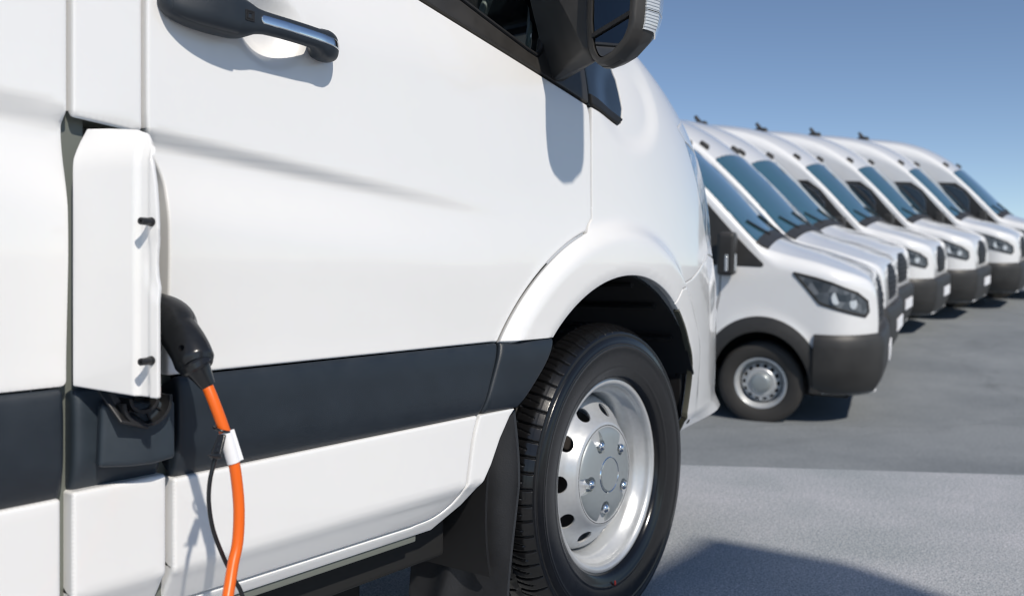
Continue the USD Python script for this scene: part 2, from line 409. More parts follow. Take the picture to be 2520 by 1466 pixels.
def body_offset(x, z):
    o = tumble(z)
    o = o + np.where(z < 0.43, (0.43 - z) * 0.62 + 0.0, 0) * smoothstep(0.434, 0.415, z)
    dz = crease_z(x) - z
    o = o + 0.0135 * (1 - smoothstep(0.75, 1.42, x)) * smoothstep(-0.002, 0.019, dz) * (1 - smoothstep(0.022, 0.12, dz))
    o = o - 0.005 * np.exp(-((z - 0.84) / 0.09) ** 2) * smoothstep(0.684, 0.74, z)
    # handle bowl
    r = np.hypot((x - 0.812) / 0.066, (z - 1.160) / 0.062)
    o = o + 0.026 * (1 - smoothstep(0.25, 1.0, r)) 
    # flare round the wheel arch
    da = arch_distance(x, z)
    side = np.where(x < WHEEL[0], smoothstep(0.56, 0.66, z), smoothstep(0.40, 0.62, z) * 0.65 + 0.35 * smoothstep(0.50, 0.7, z))
    fl = (0.024 * (1 - smoothstep(0.080, 0.132, da)) - 0.004 * (1 - smoothstep(0.0, 0.018, da))) * side
    o = o - fl
    # hollow round the front quarter window
    d = np.hypot((x - 1.86) / 0.16, (z - 1.22) / 0.12)
    o = o + 0.010 * (1 - smoothstep(0.6, 1.1, d))
    return o
def body(s, z):
    s = np.asarray(s, float); z = np.asarray(z, float)
    t = np.clip(s - XS, 0, BS[-1])
    e = np.interp(z, NZ, NE)
    X = np.interp(t, BS, BP[:, 0]) * e
    Y = np.interp(t, BS, BP[:, 1])
    x = np.where(s <= XS, s, XS + X)
    k = 1 - smoothstep(0.55, 0.95, t)                 # side features die out towards the front face
    o = body_offset(x, z)
    tz = tumble(z)
    y = np.where(s <= XS, o, Y + tz + (o - tz) * k)
    return np.stack([x, y, z], -1)
_gs, _gz = np.meshgrid(np.linspace(0.3, XS + 1.3, 520), np.linspace(0.3, 1.6, 420), indexing='ij')
_guv = proj(body(_gs.ravel(), _gz.ravel()))
_gn = body(_gs.ravel(), _gz.ravel())
def on_body(u, v):
    """(s, z) of the body surface seen at a picture point (before the silhouette)."""
    q, w = None, 0
    ok = _gs.ravel() < XS + 1.02
    d = np.where(ok, np.hypot(_guv[:, 0] - u, _guv[:, 1] - v), 1e9)
    i = d.argmin(); s, z = _gs.ravel()[i], _gz.ravel()[i]
    for _ in range(6):
        e = 1e-4
        f0 = proj(body(s, z)); fs = (proj(body(s + e, z)) - f0) / e; fz = (proj(body(s, z + e)) - f0) / e
        J = np.stack([fs, fz], 1)
        if abs(np.linalg.det(J)) < 1e2: break
        st = np.linalg.solve(J, np.array([u, v]) - f0)
        if np.abs(st).max() > 0.03: break
        s, z = s + st[0], z + st[1]
    return float(s), float(z)
def arc(c, r, a0, a1, n=30):
    a = np.radians(np.linspace(a0, a1, n))
    return [(c[0] + r * math.cos(t), c[1] + r * math.sin(t)) for t in a]

van = thing('charging_van', 'large white electric van plugged in, its side filling the left and middle of the view', 'van')
TOP = 2.25
def belt(x): return 1.285 - 0.196 * (x - 1.152)
def soft(poly, r=0.012):
    return poly.buffer(-r).buffer(2 * r).buffer(-r)

# rear side, pillar, door
REAR_W = np.array([-1.55, 0.345])
rear = Polygon([(-3.5, 0.640), (0.5205, 0.676), (0.5205, TOP), (-3.5, TOP)]).difference(Point(*REAR_W).buffer(0.43))
part('side_panel', panel(body, soft(rear, 0.008), 0.014, 0.008), 'white_paint', van)
pil = Polygon([(0.5262, 0.990), (0.614, 0.982), (0.6145, TOP), (0.5262, TOP)])
part('pillar_panel', panel(body, soft(pil, 0.003), 0.008, 0.004), 'white_paint', van)
arc_pts = [(WHEEL[0] + 0.588 * math.cos(math.radians(t)), WHEEL[1] + 0.588 * math.sin(math.radians(t))) for t in np.linspace(144.7, 107, 30)]
jog = catmull([(0.6475, 0.90), (0.6468, 0.925), (0.641, 0.945), (0.6285, 0.968), (0.6218, 0.985), (0.6202, 1.01)], 6)
door_pts = [(0.6478, 0.678), (1.335, 0.6840), *arc_pts, (1.668, 0.935), (1.669, 0.98), (1.669, 1.10), (1.664, 1.16), (1.655, belt(1.655) - 0.004), (0.6202, belt(0.6202) - 0.004), *[tuple(p) for p in jog[::-1]]]
door_poly = soft(Polygon(door_pts), 0.006)
part('front_door', panel(body, door_poly, 0.008, 0.004), 'white_paint', van)

# window band, glass, front quarter window
gl = [on_body(1133, 2), on_body(1225, 72), on_body(1300, 128), on_body(1322, 142), on_body(1335, 128), on_body(1340, 90), on_body(1332, 10)]
fx, fz = gl[-1]
glass_poly = Polygon([(0.69, belt(0.69) + 0.035), *gl, (fx - 0.19, 1.80), (fx - 0.24, 1.86), (0.74, 1.86), (0.69, 1.80)])
glass_poly = soft(glass_poly, 0.010)
fr_front = on_body(1449, 257)
frame_poly = Polygon([(0.626, belt(0.626)), (fr_front[0] - 0.002, belt(fr_front[0] - 0.002)), (fr_front[0] - 0.002, belt(fr_front[0]) + 0.075), (1.42, 1.72), (1.36, 1.93), (0.626, 1.93)])
part('window_frame', panel(body, soft(frame_poly.difference(glass_poly), 0.004), 0.012, 0.002, 0.004, 0.03, proud=0.002), 'mirror_plastic', van)
part('door_glass', panel(body, glass_poly.buffer(-0.001), 0.02, 0.008, 0.001, 0.003, proud=-0.012), 'window_glass', van)
ring = glass_poly.difference(glass_poly.buffer(-0.009))
part('window_seal', panel(body, ring.buffer(-0.0005), 0.02, 0.006, 0.003, 0.01, proud=0.004, rings=(0.0, 0.002)), 'seal_black', van)
qp = [on_body(1452, 259), on_body(1519, 307), on_body(1529, 300), on_body(1531, 270), on_body(1516, 200), on_body(1500, 150)]
qx = qp[-1]
quarter_poly = soft(Polygon([*qp, (qx[0] - 0.10, qx[1] + 0.10), (fr_front[0] + 0.002, belt(fr_front[0]) + 0.078)]), 0.008)
part('quarter_glass', panel(body, quarter_poly, 0.010, 0.002, 0.005, 0.02), 'dark_glass', van)
qb = quarter_poly.intersection(Polygon([(1.55, belt(1.55) + 0.026), (1.95, belt(1.95) + 0.026), (1.95, 0.9), (1.55, 0.9)])).buffer(-0.001)
part('quarter_seal', panel(body, qb, 0.010, 0.002, 0.004, 0.01, proud=0.005), 'seal_black', van)

# fender, bumper, headlamp, bonnet, roof
arch_cut = soft(Polygon([(1.0, 0.2), (1.0, 0.60), *[tuple(p) for p in ARCH_LINE], (2.19, 0.2)]), 0.003)
fr_lip = [tuple(p) for p in (ARCH_LINE[100], *LIP)]
hood_line = [on_body(1612, 222), on_body(1640, 268), on_body(1668, 315), on_body(1688, 350)]
lamp_line = [on_body(1686, 350), on_body(1700, 395), on_body(1715, 450), on_body(1728, 520), on_body(1738, 590), on_body(1745, 625)]
bump_line = [on_body(1681, 712), on_body(1705, 685), on_body(1730, 650), on_body(1742, 626)]
flat_lo = 0.392
def lower(s): return flat_lo
S_END = XS + 1.9
SE = min(SMAX - 0.002, XS + 1.95)
low_front = Polygon([(fr_lip[3][0] - 0.3, 0.384), (SE, 0.384), (SE, 1.6), (1.2, 1.6)])
whole = Polygon([(1.25, 0.684), (1.36, 0.684), (1.5, 0.36), (1.9, 0.384), (SE, 0.384), (SE, 1.62), (1.60, 1.62), (1.669, 1.2), (1.672, 0.92)])
door_side = Polygon([(0.6, 0.6), *arc_pts, (1.6725, 0.935), (1.6725, 1.20), (1.66, 1.26), (0.6, 1.5)])
fl0 = unary_union([Polygon([(1.6725, 0.384), (SE, 0.384), (SE, 1.75), (1.40, 1.75), (1.6725, 1.26)]), Point(*WHEEL).buffer(0.5845, 96).intersection(sbox(1.1, 0.684, 1.8, 1.2)), sbox(1.625, 0.86, 1.70, 0.96)])
fl0 = fl0.difference(arch_cut).difference(quarter_poly.buffer(0.0015)).difference(frame_poly.buffer(0.003)).difference(door_poly.buffer(0.0028))
hood_reg = Polygon([hood_line[0], *hood_line[1:], (SE + 0.1, hood_line[-1][1] + 0.0), (SE + 0.1, hood_line[0][1])])
lamp_reg = Polygon([*lamp_line, (XS + 1.35, lamp_line[-1][1] - 0.02), (XS + 1.45, lamp_line[0][1] - 0.03)])
seam_in = on_body(1652, 772)
bump_reg = Polygon([(1.9, 0.2), (1.9, seam_in[1] - 0.12), (seam_in[0] - 0.06, seam_in[1] - 0.07), seam_in, *bump_line, (XS + 1.36, bump_line[-1][1] - 0.02), (SE + 0.1, bump_line[-1][1] - 0.02), (SE + 0.1, 0.2)])
wind_reg = Polygon([(XS + 1.05, hood_line[0][1] + 0.01), (SE + 0.1, hood_line[0][1] + 0.01), (SE + 0.1, 1.8), (XS + 1.05, 1.8)])
G = 0.0018
bumper_poly = fl0.intersection(bump_reg).difference(lamp_reg.buffer(G))
lamp_poly = lamp_reg.difference(hood_reg.buffer(G)).intersection(sbox(0, 0, SE, 3))
hood_poly = hood_reg.intersection(sbox(0, 0, SE, 3))
fender_poly = fl0.difference(bump_reg.buffer(G)).difference(hood_reg.buffer(G)).difference(lamp_reg.buffer(G)).difference(wind_reg.buffer(G))
def biggest(p): return max(p.geoms, key=lambda g: g.area) if hasattr(p, 'geoms') else p
for nm, pg, mt in (('fender', fender_poly, 'white_paint'), ('front_bumper', bumper_poly, 'white_paint'), ('headlight', lamp_poly, 'headlamp_lens'), ('bonnet', hood_poly, 'white_paint'),
                   ('windscreen', wind_reg.intersection(sbox(0, 0, SE, 1.75)), 'dark_glass')):
    part(nm, panel(body, biggest(soft(biggest(pg), 0.0012)), 0.010 if nm in ('fender', 'front_bumper') else 0.02, 0.004, 0.003, 0.012), mt, van)
# closing shell above, behind and on the far side
def plate(pts, t=0.004):
    p = np.asarray(pts, float)
    n = np.cross(p[1] - p[0], p[2] - p[0]); n /= np.linalg.norm(n)
    return tm(Manifold.hull_points(np.vstack([p - n * t / 2, p + n * t / 2])))
xw = body(np.array([XS + 1.2]), np.array([1.75]))[0][0]
roof = tm(hull_balls([(x, y, z) for x in (-3.45, xw - 0.25) for y in (0.24, 1.76) for z in (2.2, 2.24)], 0.08, 16))
part('roof', roof, 'white_paint', van)
part('roof_rail', rbox((0.615, 0.11, 1.94), (xw - 0.05, 0.16, 2.22), 0.01), 'white_paint', van)
part('far_side_panel', rbox((-3.45, 1.96, 0.36), (2.1, 1.99, 2.2), 0.01), 'white_paint', van)
part('rear_panel', rbox((-3.52, 0.03, 0.36), (-3.49, 1.97, 2.22), 0.01), 'white_paint', van)
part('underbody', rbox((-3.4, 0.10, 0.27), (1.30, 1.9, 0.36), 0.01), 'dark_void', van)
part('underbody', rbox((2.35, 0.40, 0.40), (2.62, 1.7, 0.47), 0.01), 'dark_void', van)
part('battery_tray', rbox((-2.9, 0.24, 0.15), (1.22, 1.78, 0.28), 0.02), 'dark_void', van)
part('inner_frame', rbox((-3.4, 0.045, 0.37), (0.50, 0.07, 2.2), 0.004), 'jamb_paint', van)
part('inner_frame', rbox((0.66, 0.10, 0.37), (1.30, 0.13, 1.14), 0.004), 'dark_void', van)
part('inner_frame', plate([(1.30, 0.10, 0.9), (1.66, 0.10, 0.9), (1.66, 0.10, 1.10), (1.30, 0.10, 1.10)], 0.02), 'dark_void', van)

# wheel housing: a dark half drum open to the side and below
def drum(c, r0, r1, y0, y1, a0=-20, a1=200, n=60):
    a = np.radians(np.linspace(a0, a1, n)); out = []
    prof = [(r0, y0), (r0, y1), (0.0, y1), (0.0, y1 + 0.01), (r1, y1 + 0.01), (r1, y0)]
    V = np.array([[c[0] + r * math.cos(t), y, c[1] + r * math.sin(t)] for t in a for r, y in prof]); F = []
    m = len(prof)
    for i in range(n - 1):
        for j in range(m):
            k = (j + 1) % m
            F += [[i * m + j, i * m + k, (i + 1) * m + k], [i * m + j, (i + 1) * m + k, (i + 1) * m + j]]
    return trimesh.Trimesh(V, F, process=False)
part('wheel_housing', trimesh.util.concatenate([drum(WHEEL, 0.472, 0.478, 0.030, 0.55, 25, 194), drum(WHEEL, 0.472, 0.478, 0.085, 0.55, 12, 25, 8)]), 'seal_black', van, smooth=30)
part('wheel_housing', drum(REAR_W, 0.435, 0.44, 0.03, 0.55, -14, 194), 'seal_black', van, smooth=30)
fl_ = [tuple(p) for p in ARCH_LINE[86:]]
part('wheel_housing', rbox((2.245, 0.065, 0.40), (2.30, 0.50, 0.64), 0.01), 'seal_black', van)
seal_line = LineString(fl_).buffer(0.0042, cap_style=2)
part('arch_seal', panel(body, seal_line, 0.01, 0.005, 0.002, 0.012, proud=0.002, rings=(0, 0.0015)), 'arch_seal_rubber', van)
lip = [(WHEEL[0] + 0.462 * math.cos(t), 0.012, WHEEL[1] + 0.462 * math.sin(t)) for t in np.radians(np.linspace(4, 60, 24))]
for k in range(6):        # ribs pressed into the housing
    t = math.radians(40 + k * 16)
    part('housing_rib', cyl((WHEEL[0] + 0.468 * math.cos(t), 0.06, WHEEL[1] + 0.468 * math.sin(t)), (WHEEL[0] + 0.468 * math.cos(t), 0.5, WHEEL[1] + 0.468 * math.sin(t)), 0.008, n=8) and tm(cyl((WHEEL[0] + 0.468 * math.cos(t), 0.06, WHEEL[1] + 0.468 * math.sin(t)), (WHEEL[0] + 0.468 * math.cos(t), 0.5, WHEEL[1] + 0.468 * math.sin(t)), 0.008, n=8)), 'seal_black', van)

# dark side mouldings
def low_edge(x): return 0.556
def zt(x): return 0.6725 + 0.0085 * (x - 0.45)
def zl(x): return 0.5465 + 0.0105 * (x - 0.45)
tr1 = Polygon([(-1.10, zl(-1.1)), (0.5145, zl(0.51)), (0.5145, zt(0.51)), (-1.10, zt(-1.1))])
tr3 = Polygon([(0.659, zl(0.66)), (1.286, zl(1.286)), (1.336, zt(1.336)), (0.659, zt(0.66))])
tr4 = Polygon([(1.2905, zl(1.29)), (1.399, zl(1.4)), (1.494, zt(1.49)), (1.3405, zt(1.34))])
def trim_surface(s, z):
    p = body(s, z)
    x = np.asarray(s, float)
    fl = 0.024 * smoothstep(1.30, 1.45, x)
    y = 0.004 + 0.010 * ((z - 0.62) / 0.062) ** 4 - fl * smoothstep(0.5, 0.68, z)
    return np.stack([x, y, np.asarray(z, float)], -1)
for tp, mt in ((tr1, 'trim_plastic'), (tr3, 'trim_plastic'), (tr4, 'trim_plastic')):
    part('side_moulding', panel(trim_surface, soft(tp, 0.005), 0.010, 0.004, 0.008, 0.03, proud=0.012, rings=(0, 0.001, 0.0025, 0.005, 0.008, 0.012)), mt, van)
tr2 = Polygon([(0.5285, zl(0.53)), (0.6445, zl(0.64)), (0.6445, zt(0.64)), (0.5285, zt(0.53))])
part('pillar_moulding', panel(trim_surface, soft(tr2, 0.005), 0.008, 0.004, 0.010, 0.03, proud=0.004, rings=(0, 0.001, 0.0025, 0.005, 0.008, 0.012)), 'step_plastic', van)
def step_block(s, z):
    x = np.asarray(s, float); z = np.asarray(z, float)
    q = (x - 0.545) / 0.10
    y = -0.012 - 0.020 * np.sin(np.clip(q, 0, 1) * math.pi * 0.62 + 0.25) - 0.10 * (0.640 - z) * 0.12
    return np.stack([x, y, z], -1)
sb = Polygon([(0.547, 0.5795), (0.580, 0.5765), (0.612, 0.5755), (0.6425, 0.578), (0.6425, 0.650), (0.60, 0.652), (0.55, 0.655)])
part('step_block', panel(step_block, soft(sb, 0.005), 0.006, 0.003, 0.006, 0.04, proud=0.0, rings=(0, 0.001, 0.0025, 0.005, 0.008)), 'step_plastic', van)

# lower white panels and sill
lowA = Polygon([(-1.10, 0.36), (0.5135, 0.36), (0.5135, 0.5475), (-1.10, 0.531)])
lowB = Polygon([(0.5265, 0.30), (0.6475, 0.30), (0.6475, 0.5535), (0.5265, 0.5520)])
dl = catmull([(1.2785, 0.5520), (1.262, 0.51), (1.250, 0.455), (1.243, 0.425), (1.225, 0.395), (1.190, 0.377), (1.14, 0.372)], 8)
lowC = Polygon([(0.6575, 0.372), *[tuple(p) for p in dl[::-1]], (0.6575, 0.5455)])
sill = Polygon([(1.2835, 0.5520), *[(x + 0.0045, z - 0.002) for x, z in dl[1:-1]], (1.14, 0.3685), (0.6575, 0.3685), (0.6575, 0.347), (1.205, 0.347), (1.262, 0.385), (1.318, 0.455), (1.345, 0.50), (1.375, 0.538), (1.394, 0.553)])
part('lower_panel', panel(body, soft(lowA, 0.004), 0.012, 0.005, 0.005), 'white_paint', van)
part('lower_panel', panel(body, soft(lowB, 0.004), 0.010, 0.005, 0.005), 'white_paint', van)
part('lower_panel', panel(body, soft(lowC, 0.004), 0.010, 0.005, 0.005), 'white_paint', van)
part('sill', panel(body, soft(sill, 0.002), 0.010, 0.005, 0.004), 'white_paint', van)
part('sill_rail', rbox((-1.1, 0.055, 0.335), (1.17, 0.10, 0.352), 0.003), 'jamb_paint', van)
mud_pts = [(0.015, 0.546), (0.032, 0.553), (0.05, 0.55), (0.13, 0.50), (0.25, 0.44), (0.26, 0.10), (0.20, 0.055), (0.03, 0.05), (0.005, 0.10), (0.000, 0.40)]
mf = trimesh.creation.extrude_polygon(soft(Polygon(mud_pts), 0.01), 0.007, engine='earcut').subdivide_to_size(0.02)
v = mf.vertices.copy()
mv = np.stack([1.386 + v[:, 2] + 0.022 * smoothstep(0.055, 0.0, v[:, 0]) * smoothstep(0.2, 0.5, v[:, 1]) - 0.10 * np.maximum(0, 0.45 - v[:, 1]) ** 1.3 - 0.018 * np.exp(-((v[:, 0] - 0.085 - 0.25 * np.maximum(0, 0.45 - v[:, 1])) / 0.03) ** 2), v[:, 0], v[:, 1]], 1)
mf = trimesh.Trimesh(mv, mf.faces, process=False)
part('mudflap', mf, 'mudflap_rubber', van, smooth=40)

# ---- wheels: axis along y, face at -y, built round the origin
def lathe_y(profile, n=96):
    """profile of (radius, y); turned about the y axis."""
    p = np.asarray(profile, float); a = np.linspace(0, 2 * np.pi, n, endpoint=False)
    V = np.stack([p[None, :, 0] * np.cos(a)[:, None], np.broadcast_to(p[None, :, 1], (n, len(p))), p[None, :, 0] * np.sin(a)[:, None]], -1).reshape(-1, 3)
    m = len(p); F = []
    for i in range(n):
        k = (i + 1) % n
        j = np.arange(m - 1)
        F.append(np.stack([i * m + j, k * m + j, k * m + j + 1, i * m + j + 1], 1))
    F = np.vstack(F)
    return trimesh.Trimesh(V, np.vstack([F[:, [0, 1, 2]], F[:, [0, 2, 3]]]), process=False)
def fix(m):
    if m.volume < 0: m.invert()
    return m
def tyre_mesh(R=0.356, rim=0.221, W=0.235, n=1320, detail=True):
    h = W / 2
    side = catmull([(rim - 0.004, -h * 0.62), (rim + 0.006, -h * 0.80), (rim + 0.018, -h * 0.87), (rim + 0.040, -h * 0.93), (rim + 0.065, -h * 0.97), (R - 0.045, -h * 0.975), (R - 0.034, -h * 0.945), (R - 0.031, -h * 0.925), (R - 0.025, -h * 0.925), (R - 0.020, -h * 0.90)], 8)
    tread = catmull([(R - 0.013, -h * 0.82), (R - 0.005, -h * 0.70), (R - 0.001, -h * 0.5), (R, 0.0), (R - 0.001, h * 0.5), (R - 0.005, h * 0.70), (R - 0.013, h * 0.82)], 14 if detail else 4)
    back = np.array(side)[::-1] * [1, -1]
    ns, nt = len(side), len(tread)
    prof = np.vstack([side, tread, back])
    m = lathe_y(prof, n)
    if detail:
        V = m.vertices.reshape(n, len(prof), 3).copy()
        a = np.linspace(0, 1, n, endpoint=False)[:, None]
        y = prof[None, :, 1]; q = y / h
        groove = np.zeros((n, len(prof)))
        for c, w in ((-0.36, 0.045), (0.0, 0.04), (0.36, 0.045)):
            groove = np.maximum(groove, np.exp(-((q - c - 0.012 * np.sin(2 * np.pi * a * 84)) / w) ** 4))
        k = 66
        ph = (a * k + 0.55 * q + 0.25 * np.sin(3 * q)) % 1.0
        lat = np.exp(-((ph - 0.5) / 0.060) ** 4) * (np.abs(q) > 0.42)
        ph2 = (a * k + 0.5 + 0.9 * q) % 1.0
        sipe = 0.5 * np.exp(-((ph2 - 0.5) / 0.05) ** 4) * (np.abs(q) > 0.40) * (np.abs(q) < 0.76)
        ph3 = (a * k * 1.0 - 0.7 * q) % 1.0
        mid = 0.7 * np.exp(-((ph3 - 0.5) / 0.07) ** 4) * (np.abs(q) < 0.30) * (np.abs(q) > 0.05)
        mask = np.zeros(len(prof)); mask[ns - 2:ns + nt + 2] = 1
        g = np.maximum.reduce([groove, lat, sipe, mid]) * mask[None]
        r = np.hypot(V[..., 0], V[..., 2])
        nr = r - 0.0062 * g
        # fine ribs and lettering-like bosses on the sidewall
        sw = (np.abs(q) > 0.8) & (r < R - 0.03)
        V[..., 0] *= nr / r; V[..., 2] *= nr / r
        out = np.zeros_like(r)
        for rc, w in ((rim + 0.030, 0.0020), (rim + 0.082, 0.0022), (rim + 0.088, 0.0015)):
            out += 0.0014 * np.exp(-((r - rc) / w) ** 2) * sw
        V[..., 1] += out * np.sign(y)
        m = trimesh.Trimesh(V.reshape(-1, 3), m.faces, process=False)
    return fix(m)
def xsec(p):
    p = np.asarray(p, float)
    a = (p[:, 0] * np.roll(p[:, 1], -1) - p[:, 1] * np.roll(p[:, 0], -1)).sum()
    return CrossSection([(p if a > 0 else p[::-1]).tolist()])
def rim_mesh(n=96):
    """Outer lip and barrel (open tube)."""
    p = catmull([(0.196, 0.10), (0.190, 0.02), (0.187, -0.020), (0.190, -0.045), (0.199, -0.058), (0.206, -0.070), (0.209, -0.082), (0.216, -0.088), (0.224, -0.087), (0.227, -0.080), (0.224, -0.074)], 6)
    inner = [(0.229, -0.070), (0.200, 0.10), (0.196, 0.10)]
    return fix(lathe_y(np.vstack([p, inner]), n))
def disc_mesh(n=96, holes=10, phase=0.0):
    top = catmull([(0.0, -0.060), (0.10, -0.060), (0.118, -0.060), (0.128, -0.052), (0.140, -0.040), (0.152, -0.030), (0.166, -0.018), (0.178, -0.004), (0.186, 0.014)], 6)
    prof = [(max(r, 0.0), -y) for r, y in top]              # height = -y
    pts = [(0.0, -0.05), (0.186, -0.05)] 
    poly = [(0, 0.052)] + [(r, hh) for r, hh in prof[:]][1:] + [(0.180, -0.020), (0.170, 0.010), (0.155, 0.022), (0.143, 0.032), (0.128, 0.045), (0.115, 0.052)]
    outer = np.array([(r, hh) for r, hh in prof])
    innerp = outer - np.array([0.0, 0.006])
    ring_ = np.vstack([outer, innerp[::-1]])
    cs = xsec(ring_)
    m = Manifold.revolve(cs, n)
    if m.volume() < 0: pass
    cut = []
    for k in range(holes):
        t = phase + 2 * math.pi * k / holes
        d = np.array([math.cos(t), math.sin(t), 0])
        nrm = d * 0.60 + np.array([0, 0, 0.80])
        c = d * 0.1495 + np.array([0, 0, 0.031])
        cut.append(cyl(c - nrm * 0.03, c + nrm * 0.03, 0.0195, n=28))
    m = m - Manifold.batch_boolean(cut, m3.OpType.Add)
    t = tm(m)
    v = t.vertices.copy()
    t = trimesh.Trimesh(np.stack([v[:, 0], -v[:, 2], v[:, 1]], 1), t.faces, process=False)
    return fix(t)
def cover_mesh(n=72):
    prof = np.array(catmull([(0.0, 0.067), (0.05, 0.067), (0.085, 0.064), (0.105, 0.059), (0.1135, 0.052)], 6))
    ring_ = np.vstack([prof, [(0.1135, 0.046), (0.0, 0.046)]])
    m = Manifold.revolve(xsec(ring_), n)
    cut = []
    for k in range(5):
        t = math.radians(115 + 72 * k)
        d = np.array([math.cos(t), math.sin(t), 0]); s_ = np.array([-d[1], d[0], 0])
        pocket = Manifold.hull_points(np.array([d * 0.058 + s_ * 0.012, d * 0.058 - s_ * 0.012, d * 0.120 + s_ * 0.024, d * 0.120 - s_ * 0.024]).tolist() and
                                      np.vstack([np.array([d * 0.060 + s_ * 0.011, d * 0.060 - s_ * 0.011, d * 0.130 + s_ * 0.028, d * 0.130 - s_ * 0.028]) + [0, 0, 0.080],
                                                 np.array([d * 0.067 + s_ * 0.010, d * 0.067 - s_ * 0.010, d * 0.130 + s_ * 0.020, d * 0.130 - s_ * 0.020]) + [0, 0, 0.0478]]))
        well = cyl(d * 0.078 + [0, 0, 0.050], d * 0.078 + [0, 0, 0.09], 0.0165, 0.0185, n=24)
        cut += [pocket, well]
    m = m - Manifold.batch_boolean(cut, m3.OpType.Add)
    ringm = Manifold.revolve(xsec(np.array([(0.036, 0.064), (0.043, 0.064), (0.043, 0.0715), (0.0405, 0.074), (0.038, 0.0715), (0.036, 0.069)])), n)
    capd = Manifold.cylinder(0.0055, 0.0365, 0.0365, n).translate([0, 0, 0.064])
    def turn(x):
        t = tm(x); v = t.vertices
        return fix(trimesh.Trimesh(np.stack([v[:, 0], -v[:, 2], v[:, 1]], 1), t.faces, process=False))
    nuts = []
    for k in range(5):
        t = math.radians(115 + 72 * k); c = np.array([math.cos(t), math.sin(t), 0]) * 0.078
        hexa = Manifold.cylinder(0.021, 0.0125, 0.0116, 6).translate([c[0], c[1], 0.050])
        dome = Manifold.sphere(0.0108, 20).scale([1, 1, 0.75]).translate([c[0], c[1], 0.0705])
        wash = Manifold.cylinder(0.004, 0.0150, 0.0140, 20).translate([c[0], c[1], 0.0505])
        nuts.append(turn(hexa + dome + wash))
    return turn(m), turn(ringm), turn(capd), nuts
def moved(m, off, scale=1.0):
    m = m.copy(); m.apply_scale(scale); m.apply_translation(off); return m
WC = np.array([WHEEL[0], 0.128, WHEEL[1]])
TY, RIM, DISC = tyre_mesh(), rim_mesh(), disc_mesh(phase=math.radians(1))
COV, CRING, CCAP, NUTS = cover_mesh()
def big_wheel(centre, parent):
    w = holder('wheel', parent)
    part('tyre', moved(TY, centre), 'tyre_rubber', w, smooth=40)
    part('rim', moved(RIM, centre), 'steel_silver', w, smooth=50)
    part('wheel_disc', moved(DISC, centre + [0, -0.016, 0]), 'steel_silver', w, smooth=35)
    part('hub_cover', moved(COV, centre + [0, -0.021, 0]), 'cover_silver', w, smooth=25)
    part('hub_ring', moved(CRING, centre + [0, -0.016, 0]), 'chrome', w, smooth=30)
    part('hub_cap', moved(CCAP, centre + [0, -0.021, 0]), 'cover_silver', w, smooth=30)
    ta_ = np.linspace(0, 2 * np.pi, 73)
    part('cover_gap', tube(np.stack([centre[0] + 0.1142 * np.cos(ta_), np.full(73, centre[1] - 0.0758), centre[2] + 0.1142 * np.sin(ta_)], 1), 0.0011, 8, caps=False), 'seal_black', w)
    for nmesh in NUTS: part('wheel_nut', moved(nmesh, centre + [0, -0.016, 0]), 'chrome', w, smooth=30)
    return w
w1 = big_wheel(WC, van)
part('brake_drum', tm(cyl(WC + [0, 0.02, 0], WC + [0, 0.10, 0], 0.14, n=40)), 'brake_rust', w1)
tv = math.radians(155)
part('tyre_valve', tm(cyl(WC + [0.150 * math.cos(tv), -0.028, 0.150 * math.sin(tv)], WC + [0.187 * math.cos(tv), -0.055, 0.187 * math.sin(tv)], 0.0045, n=12)), 'paper_white', w1)
part('chalk_mark', rbox(WC + [-0.012, -0.1120, -0.252], WC + [-0.008, -0.108, -0.241], 0.0015, 8), 'red_paint', w1)
big_wheel(np.array([REAR_W[0], 0.135, REAR_W[1]]), van)

# ---- charge recess, port, flap, dangling cap
rx0, rx1, rz0, rz1, ry = 0.5245, 0.6460, 0.640, 0.995, 0.085
walls = [rbox((rx1, 0.024, rz0), (rx1 + 0.004, ry, rz1), 0.001, 8),
         rbox((rx0 - 0.004, 0.03, rz1), (rx1 + 0.004, ry, rz1 + 0.004), 0.001, 8), rbox((rx0 - 0.004, ry, rz0 - 0.02), (rx1 + 0.004, ry + 0.004, rz1), 0.001, 8)]
part('charge_recess', trimesh.util.concatenate(walls), 'jamb_paint', van)
part('charge_socket', tm(cyl((0.592, 0.088, 0.762), (0.592, 0.030, 0.752), 0.040, 0.036, 40)), 'black_plastic', van)
part('seam_backing', rbox((0.508, 0.022, 0.30), (0.550, 0.046, 2.2), 0.001, 8), 'jamb_paint', van)
part('seam_backing', rbox((0.600, 0.032, 0.99), (0.640, 0.046, 2.2), 0.001, 8), 'jamb_paint', van)
part('seam_backing', rbox((0.635, 0.030, 0.30), (0.672, 0.046, 0.69), 0.001, 8), 'jamb_paint', van)
TH = math.radians(66)
HINGE = np.array([0.5245, -0.004, 0.0])
WD = np.array([math.cos(TH), -math.sin(TH), 0]); WN = np.array([-math.sin(TH), -math.cos(TH), 0])
def flap_sz(u, v):
    u = 178 + (u - 178) * 0.955
    p = on_plane(u, v, HINGE, WN); return float((p - HINGE) @ WD), float(p[2])
fp = [(192, 311), (250, 310), (325, 313), (348, 321), (360, 338), (373, 366), (384, 405), (391, 455), (395, 510), (397, 562), (395, 590), (391.5, 620), (390.5, 650), (392, 680), (397, 708), (398, 980), (392, 981), (345, 976), (178, 950), (177.5, 700), (177.5, 390), (184, 345)]
flap_poly = Polygon([flap_sz(*p) for p in fp])
wr = flap_sz(338, 700)[0]
